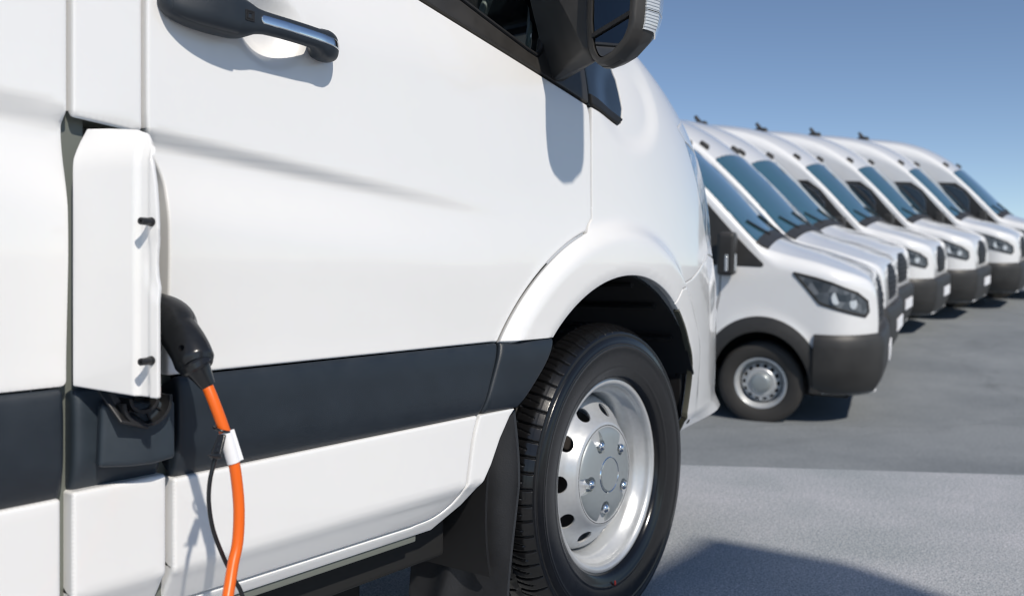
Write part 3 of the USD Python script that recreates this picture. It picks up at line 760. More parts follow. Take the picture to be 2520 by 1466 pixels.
def flap_surface(s, z):
    s = np.asarray(s, float); z = np.asarray(z, float)
    n = -0.005 * smoothstep(wr - 0.002, wr + 0.005, s) + 0.004 * smoothstep(wr + 0.014, wr + 0.020, s)
    n = n - 0.018 * smoothstep(0.925, 0.995, z) ** 1.3
    zz = flap_sz(388, 655)
    d = np.hypot((s - zz[0] - 0.006) / 0.024, (z - zz[1]) / 0.045)
    n = n - 0.0025 * (1 - smoothstep(0.55, 1.0, d))
    return HINGE + s[..., None] * WD + z[..., None] * UP + n[..., None] * WN
fm = panel(flap_surface, soft(flap_poly, 0.002), 0.003, 0.002, 0.0015, 0.003, rings=(0, 0.0008, 0.002, 0.0035))
fl = part('charge_flap', fm, 'white_paint', van)
fb = panel(lambda s, z: flap_surface(s, z) - WN * 0.0045, flap_poly.buffer(-0.002), 0.012, 0.006, 0.001, 0.001, flip=True)
part('flap_lining', fb, 'jamb_paint', fl)
for (u, v) in ((372, 546), (372, 887)):
    s_, z_ = flap_sz(u + 8, v)
    p = HINGE + s_ * WD + z_ * UP - WN * 0.004
    st = cyl(p, p + WN * 0.022, 0.0046, 0.0042, 20) + cyl(p, p + WN * 0.006, 0.0058, 0.0050, 20) - cyl(p + WN * 0.015, p + WN * 0.03, 0.0016, n=12)
    part('rubber_stop', tm(st), 'black_plastic', fl)
# the hanging black socket cap below the flap
pc = on_y(352, 985, -0.035)
ang = np.radians(np.linspace(188, 352, 26))
outer = [pc + np.array([0.036 * math.cos(t), 0, 0.034 * math.sin(t)]) for t in ang]
cupm = []
def arc_wall(r0, r1, y0, y1, a0, a1, c, n=28):
    a = np.radians(np.linspace(a0, a1, n)); V = []; F = []
    for t in a:
        for r, y in ((r0, y0), (r1, y0), (r1, y1), (r0, y1)):
            V.append(c + np.array([r * math.cos(t), y, r * math.sin(t) * 0.95]))
    for i in range(n - 1):
        for j in range(4):
            k = (j + 1) % 4
            F += [[4 * i + j, 4 * i + k, 4 * i + 4 + k], [4 * i + j, 4 * i + 4 + k, 4 * i + 4 + j]]
    F += [[0, 1, 2], [0, 2, 3], [4 * n - 4, 4 * n - 2, 4 * n - 3], [4 * n - 4, 4 * n - 1, 4 * n - 2]]
    return fix(trimesh.Trimesh(np.array(V), F, process=False))
cap = holder('socket_cap', van)
part('cap_rim', arc_wall(0.028, 0.032, -0.012, 0.035, 180, 370, pc), 'black_plastic', cap)
part('cap_rim', arc_wall(0.016, 0.020, -0.004, 0.035, 180, 370, pc + [0, 0, 0.004]), 'black_plastic', cap)
part('cap_plate', arc_wall(0.002, 0.031, 0.022, 0.026, 170, 380, pc), 'black_plastic', cap)
q0, q1, q2 = on_y(243, 968, -0.020), on_y(298, 1037, -0.045), on_y(362, 1050, -0.047)
q1b = on_y(318, 1015, -0.030)
arm = Manifold.batch_hull([ball(q0 + [0.0, 0, 0.004], 0.0022, 10), ball(q0 + [0.006, 0.004, 0.012], 0.0022, 10), ball(q1, 0.0022, 10), ball(q1b, 0.0022, 10)])
arm2 = Manifold.batch_hull([ball(q1, 0.0022, 10), ball(q1b, 0.0022, 10), ball(q2, 0.0022, 10), ball(q2 + [0, 0.012, 0.006], 0.0022, 10)])
part('cap_arm', tm(arm + arm2), 'black_plastic', cap)
for t in (215, 250, 290, 330):
    d = np.array([math.cos(math.radians(t)), 0, math.sin(math.radians(t)) * 0.95])
    part('cap_rib', plate([pc + d * 0.019 + [0, 0.0, 0], pc + d * 0.029 + [0, 0.0, 0], pc + d * 0.029 + [0, 0.03, 0], pc + d * 0.019 + [0, 0.03, 0]], 0.0018), 'black_plastic', cap)

# ---- door handle
dh = holder('door_handle', van)
def handle_loft(xs, zc, hz, yc, hy, n=28, e=2.6):
    V = []; a = np.linspace(0, 2 * np.pi, n, endpoint=False)
    ca, sa = np.cos(a), np.sin(a)
    sx, sz = np.sign(ca) * np.abs(ca) ** (2 / e), np.sign(sa) * np.abs(sa) ** (2 / e)
    for x, z, h, y, w in zip(xs, zc, hz, yc, hy):
        V.append(np.stack([np.full(n, x), y + w * sx, z + h * sz], 1))
    m = len(xs); V = np.vstack(V); F = []
    for i in range(m - 1):
        for j in range(n):
            k = (j + 1) % n
            F += [[i * n + j, i * n + k, (i + 1) * n + k], [i * n + j, (i + 1) * n + k, (i + 1) * n + j]]
    c0, c1 = len(V), len(V) + 1
    V = np.vstack([V, V[:n].mean(0), V[(m - 1) * n:m * n].mean(0)])
    for j in range(n):
        k = (j + 1) % n; F += [[c0, k, j], [c1, (m - 1) * n + j, (m - 1) * n + k]]
    return fix(trimesh.Trimesh(V, F, process=False))
K = np.array([  # x, z centre, half height, y centre, half depth
    (0.6325, 1.154, 0.004, -0.006, 0.004), (0.6350, 1.154, 0.011, -0.009, 0.010), (0.641, 1.1535, 0.018, -0.012, 0.014), (0.655, 1.153, 0.0235, -0.015, 0.019), (0.675, 1.1525, 0.027, -0.018, 0.0225), (0.700, 1.1520, 0.0285, -0.021, 0.0245),
    (0.722, 1.1515, 0.0285, -0.023, 0.0245), (0.736, 1.151, 0.027, -0.026, 0.0215), (0.747, 1.1508, 0.0225, -0.031, 0.0165), (0.758, 1.1505, 0.0175, -0.035, 0.0125), (0.772, 1.1503, 0.0155, -0.0375, 0.0105), (0.80, 1.150, 0.0150, -0.0385, 0.0100), (0.83, 1.1495, 0.0150, -0.0385, 0.0100),
    (0.855, 1.149, 0.0152, -0.0365, 0.0115), (0.868, 1.148, 0.0175, -0.030, 0.0175), (0.876, 1.147, 0.0210, -0.024, 0.0225), (0.888, 1.1465, 0.0225, -0.022, 0.0225), (0.900, 1.1462, 0.0215, -0.019, 0.0205), (0.910, 1.146, 0.018, -0.015, 0.0165), (0.917, 1.146, 0.012, -0.011, 0.0105), (0.9195, 1.146, 0.005, -0.008, 0.005)])
xs = np.concatenate([np.linspace(K[i, 0], K[i + 1, 0], 5, endpoint=False) for i in range(len(K) - 1)] + [[K[-1, 0]]])
from scipy.interpolate import PchipInterpolator
KK = [PchipInterpolator(K[:, 0], K[:, j])(xs) for j in range(1, 5)]
part('handle_grip', handle_loft(xs, *KK, n=40), 'trim_plastic', dh, smooth=40)
# end cap seam: a thin proud band, keyhole cover outline, square emblem
def handle_front(x): return float(PchipInterpolator(K[:, 0], K[:, 3] - K[:, 4])(x))
def handle_h(x): return float(PchipInterpolator(K[:, 0], K[:, 2])(x))
def handle_z(x): return float(PchipInterpolator(K[:, 0], K[:, 1])(x))
capx = np.linspace(0.640, 0.7265, 24)
cap_l = handle_loft(capx, [handle_z(x) + 0.0012 for x in capx], [handle_h(x) * 0.94 for x in capx], [handle_front(x) + 0.012 for x in capx], [0.0136] * len(capx), n=36, e=3.0)
part('handle_cap', cap_l, 'trim_plastic', dh, smooth=40)
ex = 0.7395
def sq(r, w):
    o = sbox(-r, -r, r, r).buffer(0.0012); i = sbox(-r + w, -r + w, r - w, r - w)
    return o.difference(i)
def emboss(s, z):
    s = np.asarray(s, float); z = np.asarray(z, float)
    f = PchipInterpolator(K[:, 0], K[:, 3] - K[:, 4])(ex + s)
    return np.stack([ex + s, f, 1.1515 + z], -1)
part('emblem_frame', panel(emboss, sq(0.0062, 0.0014), 0.003, 0.0008, 0.0006, 0.001, proud=0.0009, rings=(0, 0.0004)), 'seal_black', dh)
part('emblem_frame', panel(emboss, sq(0.0036, 0.0011), 0.003, 0.0008, 0.0006, 0.001, proud=0.0009, rings=(0, 0.0004)), 'seal_black', dh)
ins = LineString([(0.764, 1.1515), (0.80, 1.1512), (0.85, 1.1495), (0.905, 1.1475)]).buffer(0.0062)
def insert_surface(s, z):
    s = np.asarray(s, float); z = np.asarray(z, float)
    f = PchipInterpolator(K[:, 0], K[:, 3] - K[:, 4])(s)
    zc = PchipInterpolator(K[:, 0], K[:, 1])(s)
    return np.stack([s, f + 0.0005 + 26 * (z - zc) ** 2, z], -1)
part('chrome_insert', panel(insert_surface, ins, 0.003, 0.0015, 0.0012, 0.003, proud=0.0016, rings=(0, 0.0004, 0.001, 0.002)), 'chrome', dh)
part('insert_seal', panel(insert_surface, ins.buffer(0.0012), 0.004, 0.002, 0.0005, 0.002, proud=0.0004, rings=(0, 0.001)), 'seal_black', dh)

# ---- door mirror
mr = holder('door_mirror', van)
MX = 1.43
bz = [(1436, -60), (1438, 60), (1443, 130), (1460, 163), (1478, 162), (1508, 145), (1545, 104), (1560, 66), (1566, -10), (1566, -60)]
bpts = [on_x(u, v, MX) for u, v in bz]
bc = np.array([MX, np.mean([p[1] for p in bpts]), 1.36])
bpts = [bc + (np.array(p) - bc) * [1, 0.90, 0.955] for p in bpts]
low = [p for p in bpts if p[2] < 1.30]
Ymin, Ymax = min(p[1] for p in bpts), max(p[1] for p in bpts)
ztop = 1.60
ring_pts = [np.array(p) for p in bpts[1:-1]] + [np.array([MX, Ymin + 0.012, ztop]), np.array([MX, Ymax - 0.010, ztop])]
cen = np.mean(ring_pts, 0)
_pp = Polygon([(p[1], p[2]) for p in ring_pts]).buffer(-0.018).buffer(0.018)
ring_pts = [np.array([MX, *q]) for q in resample(_pp.exterior, 0.012)]
front_ = [cen + (p - cen) * 0.955 + [0.012, 0, 0] for p in ring_pts]
mid_ = [cen + (p - cen) * 1.02 + [0.030, -0.006, 0.003] for p in ring_pts]
mid2 = [cen + (p - cen) * 0.97 + [0.055, -0.012, 0.010] for p in ring_pts]
back_ = [cen + (p - cen) * 0.72 + [0.085, -0.006, 0.012] for p in ring_pts]
house = Manifold.batch_hull([ball(p, 0.009, 12) for p in front_] + [ball(p, 0.010, 12) for p in mid_] + [ball(p, 0.012, 12) for p in mid2] + [ball(p, 0.02, 12) for p in back_])
poly_in = Polygon([(p[1], p[2]) for p in ring_pts]).buffer(-0.008)
poly_in = poly_in.buffer(-0.01).buffer(0.01)
def prism_x(poly, x0, x1):
    t = trimesh.creation.extrude_polygon(poly, x1 - x0, engine='earcut')
    v = t.vertices
    return Manifold(m3.Mesh(np.ascontiguousarray(np.stack([v[:, 2] + x0, v[:, 0], v[:, 1]], 1), np.float32), np.ascontiguousarray(t.faces, np.uint32)))
shell = house - prism_x(poly_in, MX - 0.05, MX + 0.020)
# a shallow split line round the shell
part('mirror_housing', tm(shell), 'mirror_plastic', mr, smooth=40)
split = [cen + (p - cen) * 0.985 + [0.021, -0.003, 0.0015] for p in ring_pts]
split = [p + (p - cen) * [0, 1, 1] / np.linalg.norm((p - cen)[1:]) * 0.0094 for p in split]
part('housing_seam', tube(np.array(split + split[:1]), 0.0013, 8, caps=False), 'seal_black', mr)
dA, dB = on_x(1450, 90, MX), on_x(1552, 28, MX)
sl = (dB[2] - dA[2]) / (dB[1] - dA[1])
def dz_at(y): return dA[2] + sl * (y - dA[1])
y0, y1 = poly_in.bounds[0] - 0.02, poly_in.bounds[2] + 0.02
lower_half = Polygon([(y0, 1.0), (y1, 1.0), (y1, dz_at(y1) - 0.004), (y0, dz_at(y0) - 0.004)])
upper_half = Polygon([(y0, 2.0), (y1, 2.0), (y1, dz_at(y1) + 0.004), (y0, dz_at(y0) + 0.004)])
def tiltglass(poly, name):
    t = tm(prism_x(poly.buffer(-0.003), MX + 0.008, MX + 0.011))
    part(name, t, 'mirror_silver', mr, smooth=20)
tiltglass(poly_in.intersection(lower_half), 'wide_mirror_glass'); tiltglass(poly_in.intersection(upper_half), 'mirror_glass')
bar = Polygon([(y0, dz_at(y0) - 0.004), (y1, dz_at(y1) - 0.004), (y1, dz_at(y1) + 0.004), (y0, dz_at(y0) + 0.004)]).intersection(poly_in)
part('mirror_divider', tm(prism_x(bar, MX + 0.002, MX + 0.013)), 'black_plastic', mr, smooth=20)
grid_back = tm(prism_x(poly_in.buffer(-0.0005), MX + 0.014, MX + 0.019)); part('mirror_backing', grid_back, 'seal_black', mr, smooth=20)
lens_cut = sbox(-1, 1.268, 1, 1.335)
big_house = Manifold.batch_hull([ball(p, 0.011, 12) for p in front_] + [ball(p, 0.0125, 12) for p in mid_] + [ball(p, 0.0145, 12) for p in mid2] + [ball(p, 0.0225, 12) for p in back_])
zi0, zi1 = on_y(1600, 86, Ymin)[2], on_y(1600, 38, Ymin)[2]
sl_box = Manifold.cube([0.085, 0.06, zi1 - zi0 - 0.002]).translate([MX + 0.022, Ymin - 0.05, zi0])
part('indicator_lens', tm((big_house ^ sl_box)), 'lamp_lens', mr, smooth=30)
sl_box2 = Manifold.cube([0.085, 0.06, 0.11]).translate([MX + 0.022, Ymin - 0.05, zi1])
part('indicator_lens', tm((big_house ^ sl_box2)), 'lamp_lens', mr, smooth=30, label='upper clear turn signal lens')
# arm from the door to the mirror head
ys = float(body(1.5, 1.25)[1])
root_px = [(1352, -60), (1350, 60), (1356, 140), (1376, 196), (1394, 196), (1398, 100), (1398, -60)]
roots = [np.array([*body(*on_body(u, v))]) for u, v in ((1350, 60), (1354, 140), (1366, 190), (1384, 190), (1398, 100))] + [np.array([1.42, 0.03, 1.55]), np.array([1.52, 0.03, 1.55])]
tips = [on_x(1442, 40, MX + 0.035), on_x(1446, 120, MX + 0.035), on_x(1458, 140, MX + 0.05), on_x(1462, 60, MX + 0.09), on_x(1444, -100, MX + 0.03), on_x(1464, -100, MX + 0.08)]
armm = Manifold.batch_hull([ball(p + [0, 0.004, 0], 0.010, 12) for p in roots[:5]] + [ball(p + [0, -0.02, 0.012], 0.012, 12) for p in roots[:3]] + [ball(p, 0.012, 12) for p in tips] + [ball(p, 0.01, 12) for p in roots[5:]])
part('mirror_arm', tm(armm - prism_x(poly_in.buffer(0.004), MX - 0.1, MX + 0.02)), 'mirror_plastic', mr, smooth=40)

# ---- cab interior seen through the glass
part('dashboard', tm(hull_balls([(1.52, 0.16, 1.02), (1.52, 1.8, 1.02), (1.95, 0.2, 1.02), (1.95, 1.8, 1.02), (1.56, 0.16, 1.13), (1.56, 1.8, 1.13), (1.80, 0.22, 1.20), (1.80, 1.75, 1.20)], 0.03, 14)), 'interior_grey', van)
for (u, v, yy) in ((1250, 30, 0.40),):
    c = on_y(u, v, yy)
    part('air_vent', rbox(c - [0.05, 0.10, 0.05], c + [0.02, 0.10, 0.05], 0.012), 'interior_grey', van)
    for k in range(4): part('vent_slat', rbox(c + [-0.056, -0.06, -0.032 + k * 0.018], c + [-0.050, 0.06, -0.026 + k * 0.018], 0.002, 8), 'seal_black', van)
t0, t1 = on_y(1212, -40, 0.22), on_y(1178, 48, 0.22)
part('dash_trim', tm(hull_balls([t0, t0 + [0.02, 0.01, 0], t1, t1 + [0.03, 0.02, -0.002]], 0.008, 12)), 'interior_light', van)
part('pillar_trim', tube(catmull([body(*on_body(1338, -30)) + [-0.01, 0.03, 0], body(*on_body(1341, 60)) + [-0.012, 0.03, 0], body(*on_body(1334, 132)) + [-0.012, 0.03, 0]], 8), 0.006, 10), 'interior_light', van)
part('cab_floor', rbox((0.62, 0.14, 0.80), (2.0, 1.9, 0.84), 0.01), 'interior_grey', van)
part('cab_bulkhead', rbox((0.45, 0.14, 0.60), (0.50, 1.9, 2.2), 0.01), 'interior_grey', van)
part('seat', tm(hull_balls([(0.70, 0.35, 1.10), (1.15, 0.35, 1.08), (0.70, 0.9, 1.10), (1.15, 0.9, 1.08), (0.70, 0.35, 0.95), (1.15, 0.9, 0.95)], 0.05, 14)), 'interior_grey', van)
part('seat_back', tm(hull_balls([(0.66, 0.37, 1.15), (0.74, 0.88, 1.15), (0.58, 0.42, 1.75), (0.62, 0.82, 1.75)], 0.05, 14)), 'interior_grey', van)

# ================================================================ THE CONNECTOR AND ITS CABLE
cc = thing('charging_cable', 'black charging connector with bright orange cable hanging from the open flap', 'charging cable')
k0 = np.array([0.592, 0.028, on_y(400, 762, -0.01)[2] + 0.004])
kp = [k0, on_y(412, 783, -0.035), on_y(443, 822, -0.066), on_y(468, 862, -0.088), on_y(484, 902, -0.103)]
path = catmull(kp, 10)
tt = np.linspace(0, 1, len(path))
rad = np.interp(tt, [0, 0.25, 0.5, 0.75, 0.92, 1.0], [0.029, 0.0275, 0.0245, 0.0245, 0.0245, 0.0205])
# moulding seam and screw recess
seam = [p + np.array([0.55, -0.62, 0.56]) / 1.0 * 0 for p in path]
dirs = np.gradient(path, axis=0); dirs /= np.linalg.norm(dirs, axis=1, keepdims=True)
out = np.cross(dirs, [0, 1.0, 0]); out /= np.linalg.norm(out, axis=1, keepdims=True)
tocam = EYE - path; tocam -= dirs * (tocam * dirs).sum(1, keepdims=True); tocam /= np.linalg.norm(tocam, axis=1, keepdims=True)
upn = np.cross(dirs, tocam)
upn = upn * np.sign((upn @ np.array([1.0, 0, 0.5])))[:, None]
sd = tocam * 0.45 + upn * 0.89; sd /= np.linalg.norm(sd, axis=1, keepdims=True)
part('seam', tube((path + sd * (rad * 0.945)[:, None])[6:-2], 0.0014, 8), 'seal_black', cc)
i_ = int(len(path) * 0.80)
pd = tocam[i_] * 0.93 - upn[i_] * 0.36; pd /= np.linalg.norm(pd)
body_m = tube(path, rad, 48, 0.92)
body_m = Manifold(m3.Mesh(np.ascontiguousarray(body_m.vertices, np.float32), np.ascontiguousarray(body_m.faces, np.uint32)))
part('connector_body', tm(body_m - cyl(path[i_] + pd * (rad[i_] * 0.30), path[i_] + pd * (rad[i_] * 1.3), 0.0040, n=20)), 'connector_plastic', cc, smooth=45)
part('screw_recess', tm(cyl(path[i_] + pd * (rad[i_] * 0.30), path[i_] + pd * (rad[i_] * 0.42), 0.0036, n=20)), 'dark_void', cc)
e1, e2 = path[-1], on_y(513, 950, -0.112)
ax = (e2 - e1) / np.linalg.norm(e2 - e1)
part('collar', tube([e1 - ax * 0.008, e1 - ax * 0.005, e1 + ax * 0.001, e1 + ax * 0.004], [0.0175, 0.0195, 0.0195, 0.0165], 32), 'connector_plastic', cc, smooth=30)
part('strain_relief', tube([e1 + ax * 0.003, e1 + ax * 0.012, e2 - ax * 0.001, e2], [0.0155, 0.0125, 0.0092, 0.0085], 32), 'connector_plastic', cc, smooth=30)
cab = [e2 - ax * 0.008, on_y(527, 990, -0.120), on_y(551, 1055, -0.128), on_y(570, 1115, -0.133), on_y(581, 1170, -0.136), on_y(588, 1250, -0.138), on_y(585, 1330, -0.140), on_y(573, 1390, -0.145)]
cab += [on_y(561, 1464, -0.155), on_y(545, 1545, -0.170), np.array([0.46, -0.30, 0.22]), np.array([0.34, -0.42, 0.03]), np.array([0.20, -0.75, 0.009]), np.array([0.25, -1.4, 0.009]), np.array([0.60, -2.05, 0.03]), np.array([0.88, -2.30, 0.30]), np.array([0.97, -2.41, 0.75]), np.array([0.98, -2.46, 1.0])]
cpth = catmull(cab, 14)
part('cable', tube(cpth, 0.0067, 28), 'orange_sheath', cc)
# white paper label wrapped round the cable
seg = catmull([on_y(554, 1062, -0.1285), on_y(565, 1100, -0.132), on_y(576, 1137, -0.1345)], 6)
sl_ = tube(seg, 0.0080, 28, caps=False)
part('label_sleeve', sl_, 'paper_white', cc)
ta = seg[1:-1]
fl_t = []
tdir = (seg[-1] - seg[0]) / np.linalg.norm(seg[-1] - seg[0])
rdir = np.cross(tdir, EYE - seg[3]); rdir /= np.linalg.norm(rdir); rdir *= np.sign(rdir @ RGT)
tc = (EYE - seg[3]) / np.linalg.norm(EYE - seg[3])
part('label_tab', plate([seg[0] + rdir * 0.006 + tc * 0.004, seg[-1] + rdir * 0.006 + tc * 0.004, seg[-1] + rdir * 0.0112 + tc * 0.002, seg[0] + rdir * 0.0105 + tc * 0.002], 0.0006), 'paper_white', cc)

tc_ = thing('tether_cord', 'thin black cord with small clip looped round the orange cable by a ring', 'cord')
rc = on_y(551, 1056, -0.128)
rn = np.array([0.25, -0.2, 0.95]); rn /= np.linalg.norm(rn)
ra = np.cross(rn, [0, 1.0, 0]); ra /= np.linalg.norm(ra); rb = np.cross(rn, ra)
lp = [rc - RGT * 0.002 + 0.0098 * math.cos(t) * ra * 1.0 + 0.0098 * math.sin(t) * rb for t in np.linspace(0, 2 * np.pi, 40)]
part('ring', tube(lp, 0.0016, 10, caps=False), 'connector_plastic', tc_)
c0, c1 = on_y(546, 1072, -0.137), on_y(531, 1122, -0.140)
part('clip', tm(Manifold.batch_hull([ball(c0 + RGT * 0.003, 0.002, 10), ball(c0 - RGT * 0.003, 0.002, 10), ball(c1 + RGT * 0.004, 0.003, 10), ball(c1 - RGT * 0.004, 0.003, 10)])
     - cyl(on_y(540, 1092, -0.2), on_y(540, 1092, -0.1), 0.0018, n=12) - cyl(on_y(536, 1106, -0.2), on_y(536, 1106, -0.1), 0.0018, n=12)), 'connector_plastic', tc_)
p0, p1 = on_y(534, 1120, -0.142), on_y(511, 1120, -0.148)
part('pin', tm(cyl(p0, p1, 0.0042, 0.0004, 16)), 'connector_plastic', tc_)
co = [on_y(533, 1112, -0.138), on_y(528, 1135, -0.137), on_y(517, 1180, -0.136), on_y(514, 1235, -0.135), on_y(524, 1300, -0.133), on_y(548, 1365, -0.130), on_y(577, 1425, -0.128), on_y(600, 1475, -0.126)]
co += [co[-1] + [0.03, 0.0, -0.10], co[-1] + [0.05, -0.02, -0.24], np.array([0.75, -0.20, 0.006]), np.array([0.60, -0.45, 0.004]), np.array([0.0, -0.66, 0.004])]
part('cord', tube(catmull(co, 12), 0.0026, 14), 'connector_plastic', tc_)

# ================================================================ THE CHARGING CABINET (beside the bay, where the cable leads)
plain('cabinet_grey', (0.55, 0.56, 0.57), 0.45)
cb = thing('charging_cabinet', 'tall grey charging cabinet beside the bay, outside the picture', 'charger')
CX0, CX1, CY0, CY1, CH = 0.52, 1.44, -2.95, -2.50, 2.62
part('cabinet_body', rbox((CX0, CY0, 0.10), (CX1, CY1, CH), 0.02), 'cabinet_grey', cb)
part('plinth', rbox((CX0 + 0.03, CY0 + 0.03, 0.0), (CX1 - 0.03, CY1 - 0.03, 0.10), 0.005), 'black_plastic', cb)
part('screen', rbox((0.80, CY1 - 0.005, 1.35), (1.16, CY1 + 0.006, 1.60), 0.004), 'dark_glass', cb)
part('holster', rbox((0.90, CY1 - 0.01, 0.95), (1.06, CY1 + 0.07, 1.15), 0.015), 'black_plastic', cb)
for k in range(5): part('vent_slat', rbox((0.62, CY1 - 0.004, 0.30 + 0.05 * k), (1.34, CY1 + 0.008, 0.325 + 0.05 * k), 0.003, 8), 'black_plastic', cb)

# ================================================================ THE ROW OF PARKED VANS
# local frame: x forward, origin under the front axle, right side at -y; xf = distance behind the nose
NOSE = 1.02
LENG, HALF = 5.5, 0.87
HP = np.array([(0.0, 0.84), (0.02, 1.00), (0.05, 1.085), (0.10, 1.135), (0.20, 1.18), (0.35, 1.222), (0.65, 1.295), (0.90, 1.352), (1.02, 1.388), (1.08, 1.43), (1.30, 1.615), (1.55, 1.815), (1.78, 1.985), (1.90, 2.07), (2.05, 2.165), (2.30, 2.295), (2.60, 2.41), (3.0, 2.505), (3.5, 2.56), (4.3, 2.585), (5.35, 2.585), (5.5, 2.57)])
HT = PchipInterpolator(HP[:, 0], HP[:, 1])
def half_w(xf):
    return HALF * (1 - 0.34 * np.clip(1 - xf / 0.55, 0, 1) ** 2.6)
def corner(xf):
    return np.interp(xf, [0, 0.1, 0.9, 1.1, 1.9, 2.6, 3.2], [0.05, 0.09, 0.14, 0.06, 0.07, 0.18, 0.26])
def side_y(xf, z):
    """half width of the body at a height"""
    w = half_w(xf)
    t = np.maximum(0, z - 1.18) * np.interp(xf, [0, 0.9, 1.2, 2, 5], [0.05, 0.10, 0.15, 0.13, 0.11])
    low = 0.05 * smoothstep(0.62, 0.30, z)
    groove = 0.014 * np.exp(-((z - 1.02) / 0.035) ** 2) * smoothstep(1.3, 1.6, xf)
    fl = 0.03 * (1 - smoothstep(0.40, 0.56, np.hypot(xf - NOSE, z - 0.35)))
    return w - t - low - groove + fl
NS, NC, NR = 26, 9, 14
def section(xf):
    H, rc_ = float(HT(xf)), float(corner(xf))
    zs = np.linspace(0.30, H - rc_, NS)
    y = side_y(xf, zs)
    pts = [(yy, zz) for yy, zz in zip(y, zs)]
    slope = 0.02
    yc, zc = y[-1] - rc_, H - rc_
    th = np.linspace(0, np.pi / 2, NC)[1:]
    pts += [(yc + rc_ * math.cos(t), zc + (rc_ - 0.0) * math.sin(t)) for t in th]
    ye = pts[-1][0]
    q = np.linspace(1, 0, NR)[1:]
    cr = np.interp(xf, [0, 0.5, 1.05, 1.9, 3], [0.01, 0.03, 0.05, 0.05, 0.045])
    pts += [(ye * k, H + cr * (1 - k * k)) for k in q]
    return np.array(pts)
XF = np.concatenate([[0.0, 0.006, 0.015], np.linspace(0.03, 0.2, 9), np.linspace(0.25, 2.7, 60), np.linspace(2.8, 5.5, 28)])
SEC = np.array([section(x) for x in XF])
def loft_body():
    n, m = SEC.shape[:2]
    full = np.concatenate([SEC * [-1, 1], SEC[:, ::-1][:, 1:]], 1)        # right side, roof, left side
    m2 = full.shape[1]
    V = np.concatenate([np.broadcast_to((NOSE - XF)[:, None, None], (n, m2, 1)), full], 2).reshape(-1, 3)
    i, j = np.meshgrid(np.arange(n - 1), np.arange(m2 - 1), indexing='ij'); i0 = (i * m2 + j).ravel()
    q = np.stack([i0, i0 + 1, i0 + m2 + 1, i0 + m2], 1)
    # wheel arch openings
    c = V[q].mean(1)
    keep = np.ones(len(q), bool)
    for xw_ in (NOSE - 1.02, NOSE - 4.3):
        keep &= ~((np.hypot(c[:, 0] - xw_, c[:, 2] - 0.34) < 0.45) & (np.abs(c[:, 1]) > 0.6))
    q = q[keep]
    F = np.vstack([q[:, [0, 1, 2]], q[:, [0, 2, 3]]])
    caps = []
    for r in (0, n - 1):
        cidx = len(V); V = np.vstack([V, [[NOSE - XF[r], 0, 0.6]]])
        for k in range(m2):
            a, b = r * m2 + k, r * m2 + (k + 1) % m2
            caps.append([cidx, b, a] if r == 0 else [cidx, a, b])
    F = np.vstack([F, caps])
    m = trimesh.Trimesh(V, F, process=False)
    if (m.face_normals[:, 2] * (m.triangles_center[:, 2] > 2.4)).sum() < 0: m.invert()
    return m
def side_surf(sign=-1, lift=0.0):
    def f(s, z):
        s = np.asarray(s, float); z = np.asarray(z, float)
        return np.stack([s, sign * (side_y(NOSE - s, z) + lift), z], -1)
    return f
def top_z(xf, y):
    w = side_y(xf, HT(xf) - corner(xf)) - corner(xf)
    k = np.clip(np.abs(y) / np.maximum(w, 0.05), 0, 1.0)
    cr = np.interp(xf, [0, 0.5, 1.05, 1.9, 3], [0.01, 0.03, 0.05, 0.05, 0.045])
    over = np.maximum(0, np.abs(y) - w); rc_ = corner(xf)
    return HT(xf) + cr * (1 - k * k) - (rc_ - np.sqrt(np.maximum(1e-9, rc_ ** 2 - np.minimum(over, rc_ * 0.98) ** 2)))
def top_surf(s, y):
    s = np.asarray(s, float); y = np.asarray(y, float)
    return np.stack([s, y, top_z(NOSE - s, y)], -1)
def front_x(y, z):
    """x of the nose at (y, z)"""
    yy = np.abs(np.asarray(y, float)); z = np.asarray(z, float)
    xs_ = np.linspace(0, 0.6, 121)
    W = side_y(xs_[None, :], z.reshape(-1, 1)); H = HT(xs_)[None, :]
    ok = (W >= yy.reshape(-1, 1)) & (H >= z.reshape(-1, 1))
    i = np.where(ok.any(1), ok.argmax(1), 120)
    return (NOSE - xs_[i]).reshape(yy.shape)
def front_surf(y, z):
    yy = np.abs(np.asarray(y, float)); z = np.asarray(z, float)
    x = NOSE - 0.55 * np.clip((yy / HALF - 0.66) / 0.34, 0, 1) ** 1.8 - 0.20 * np.clip((z - 0.80) / 0.27, 0, 1) ** 2.2 * 0.55
    return np.stack([x, np.asarray(y, float), z], -1)
RB = dict(roll=0.006, skirt=0.02, rings=(0, 0.002, 0.006))
ZM = PchipInterpolator([0, 0.345, 0.75, 1.0, 1.385, 2.07, 2.585, 3.0], [0, 0.345, 0.80, 1.08, 1.475, 2.33, 2.98, 3.42])
def warp(m):
    v = np.array(m.vertices)
    v[:, 0] = np.where(v[:, 0] > 0.42, 0.42 + (v[:, 0] - 0.42) * 0.78, v[:, 0]); v[:, 2] = ZM(v[:, 2])
    return trimesh.Trimesh(v, m.faces, process=False)
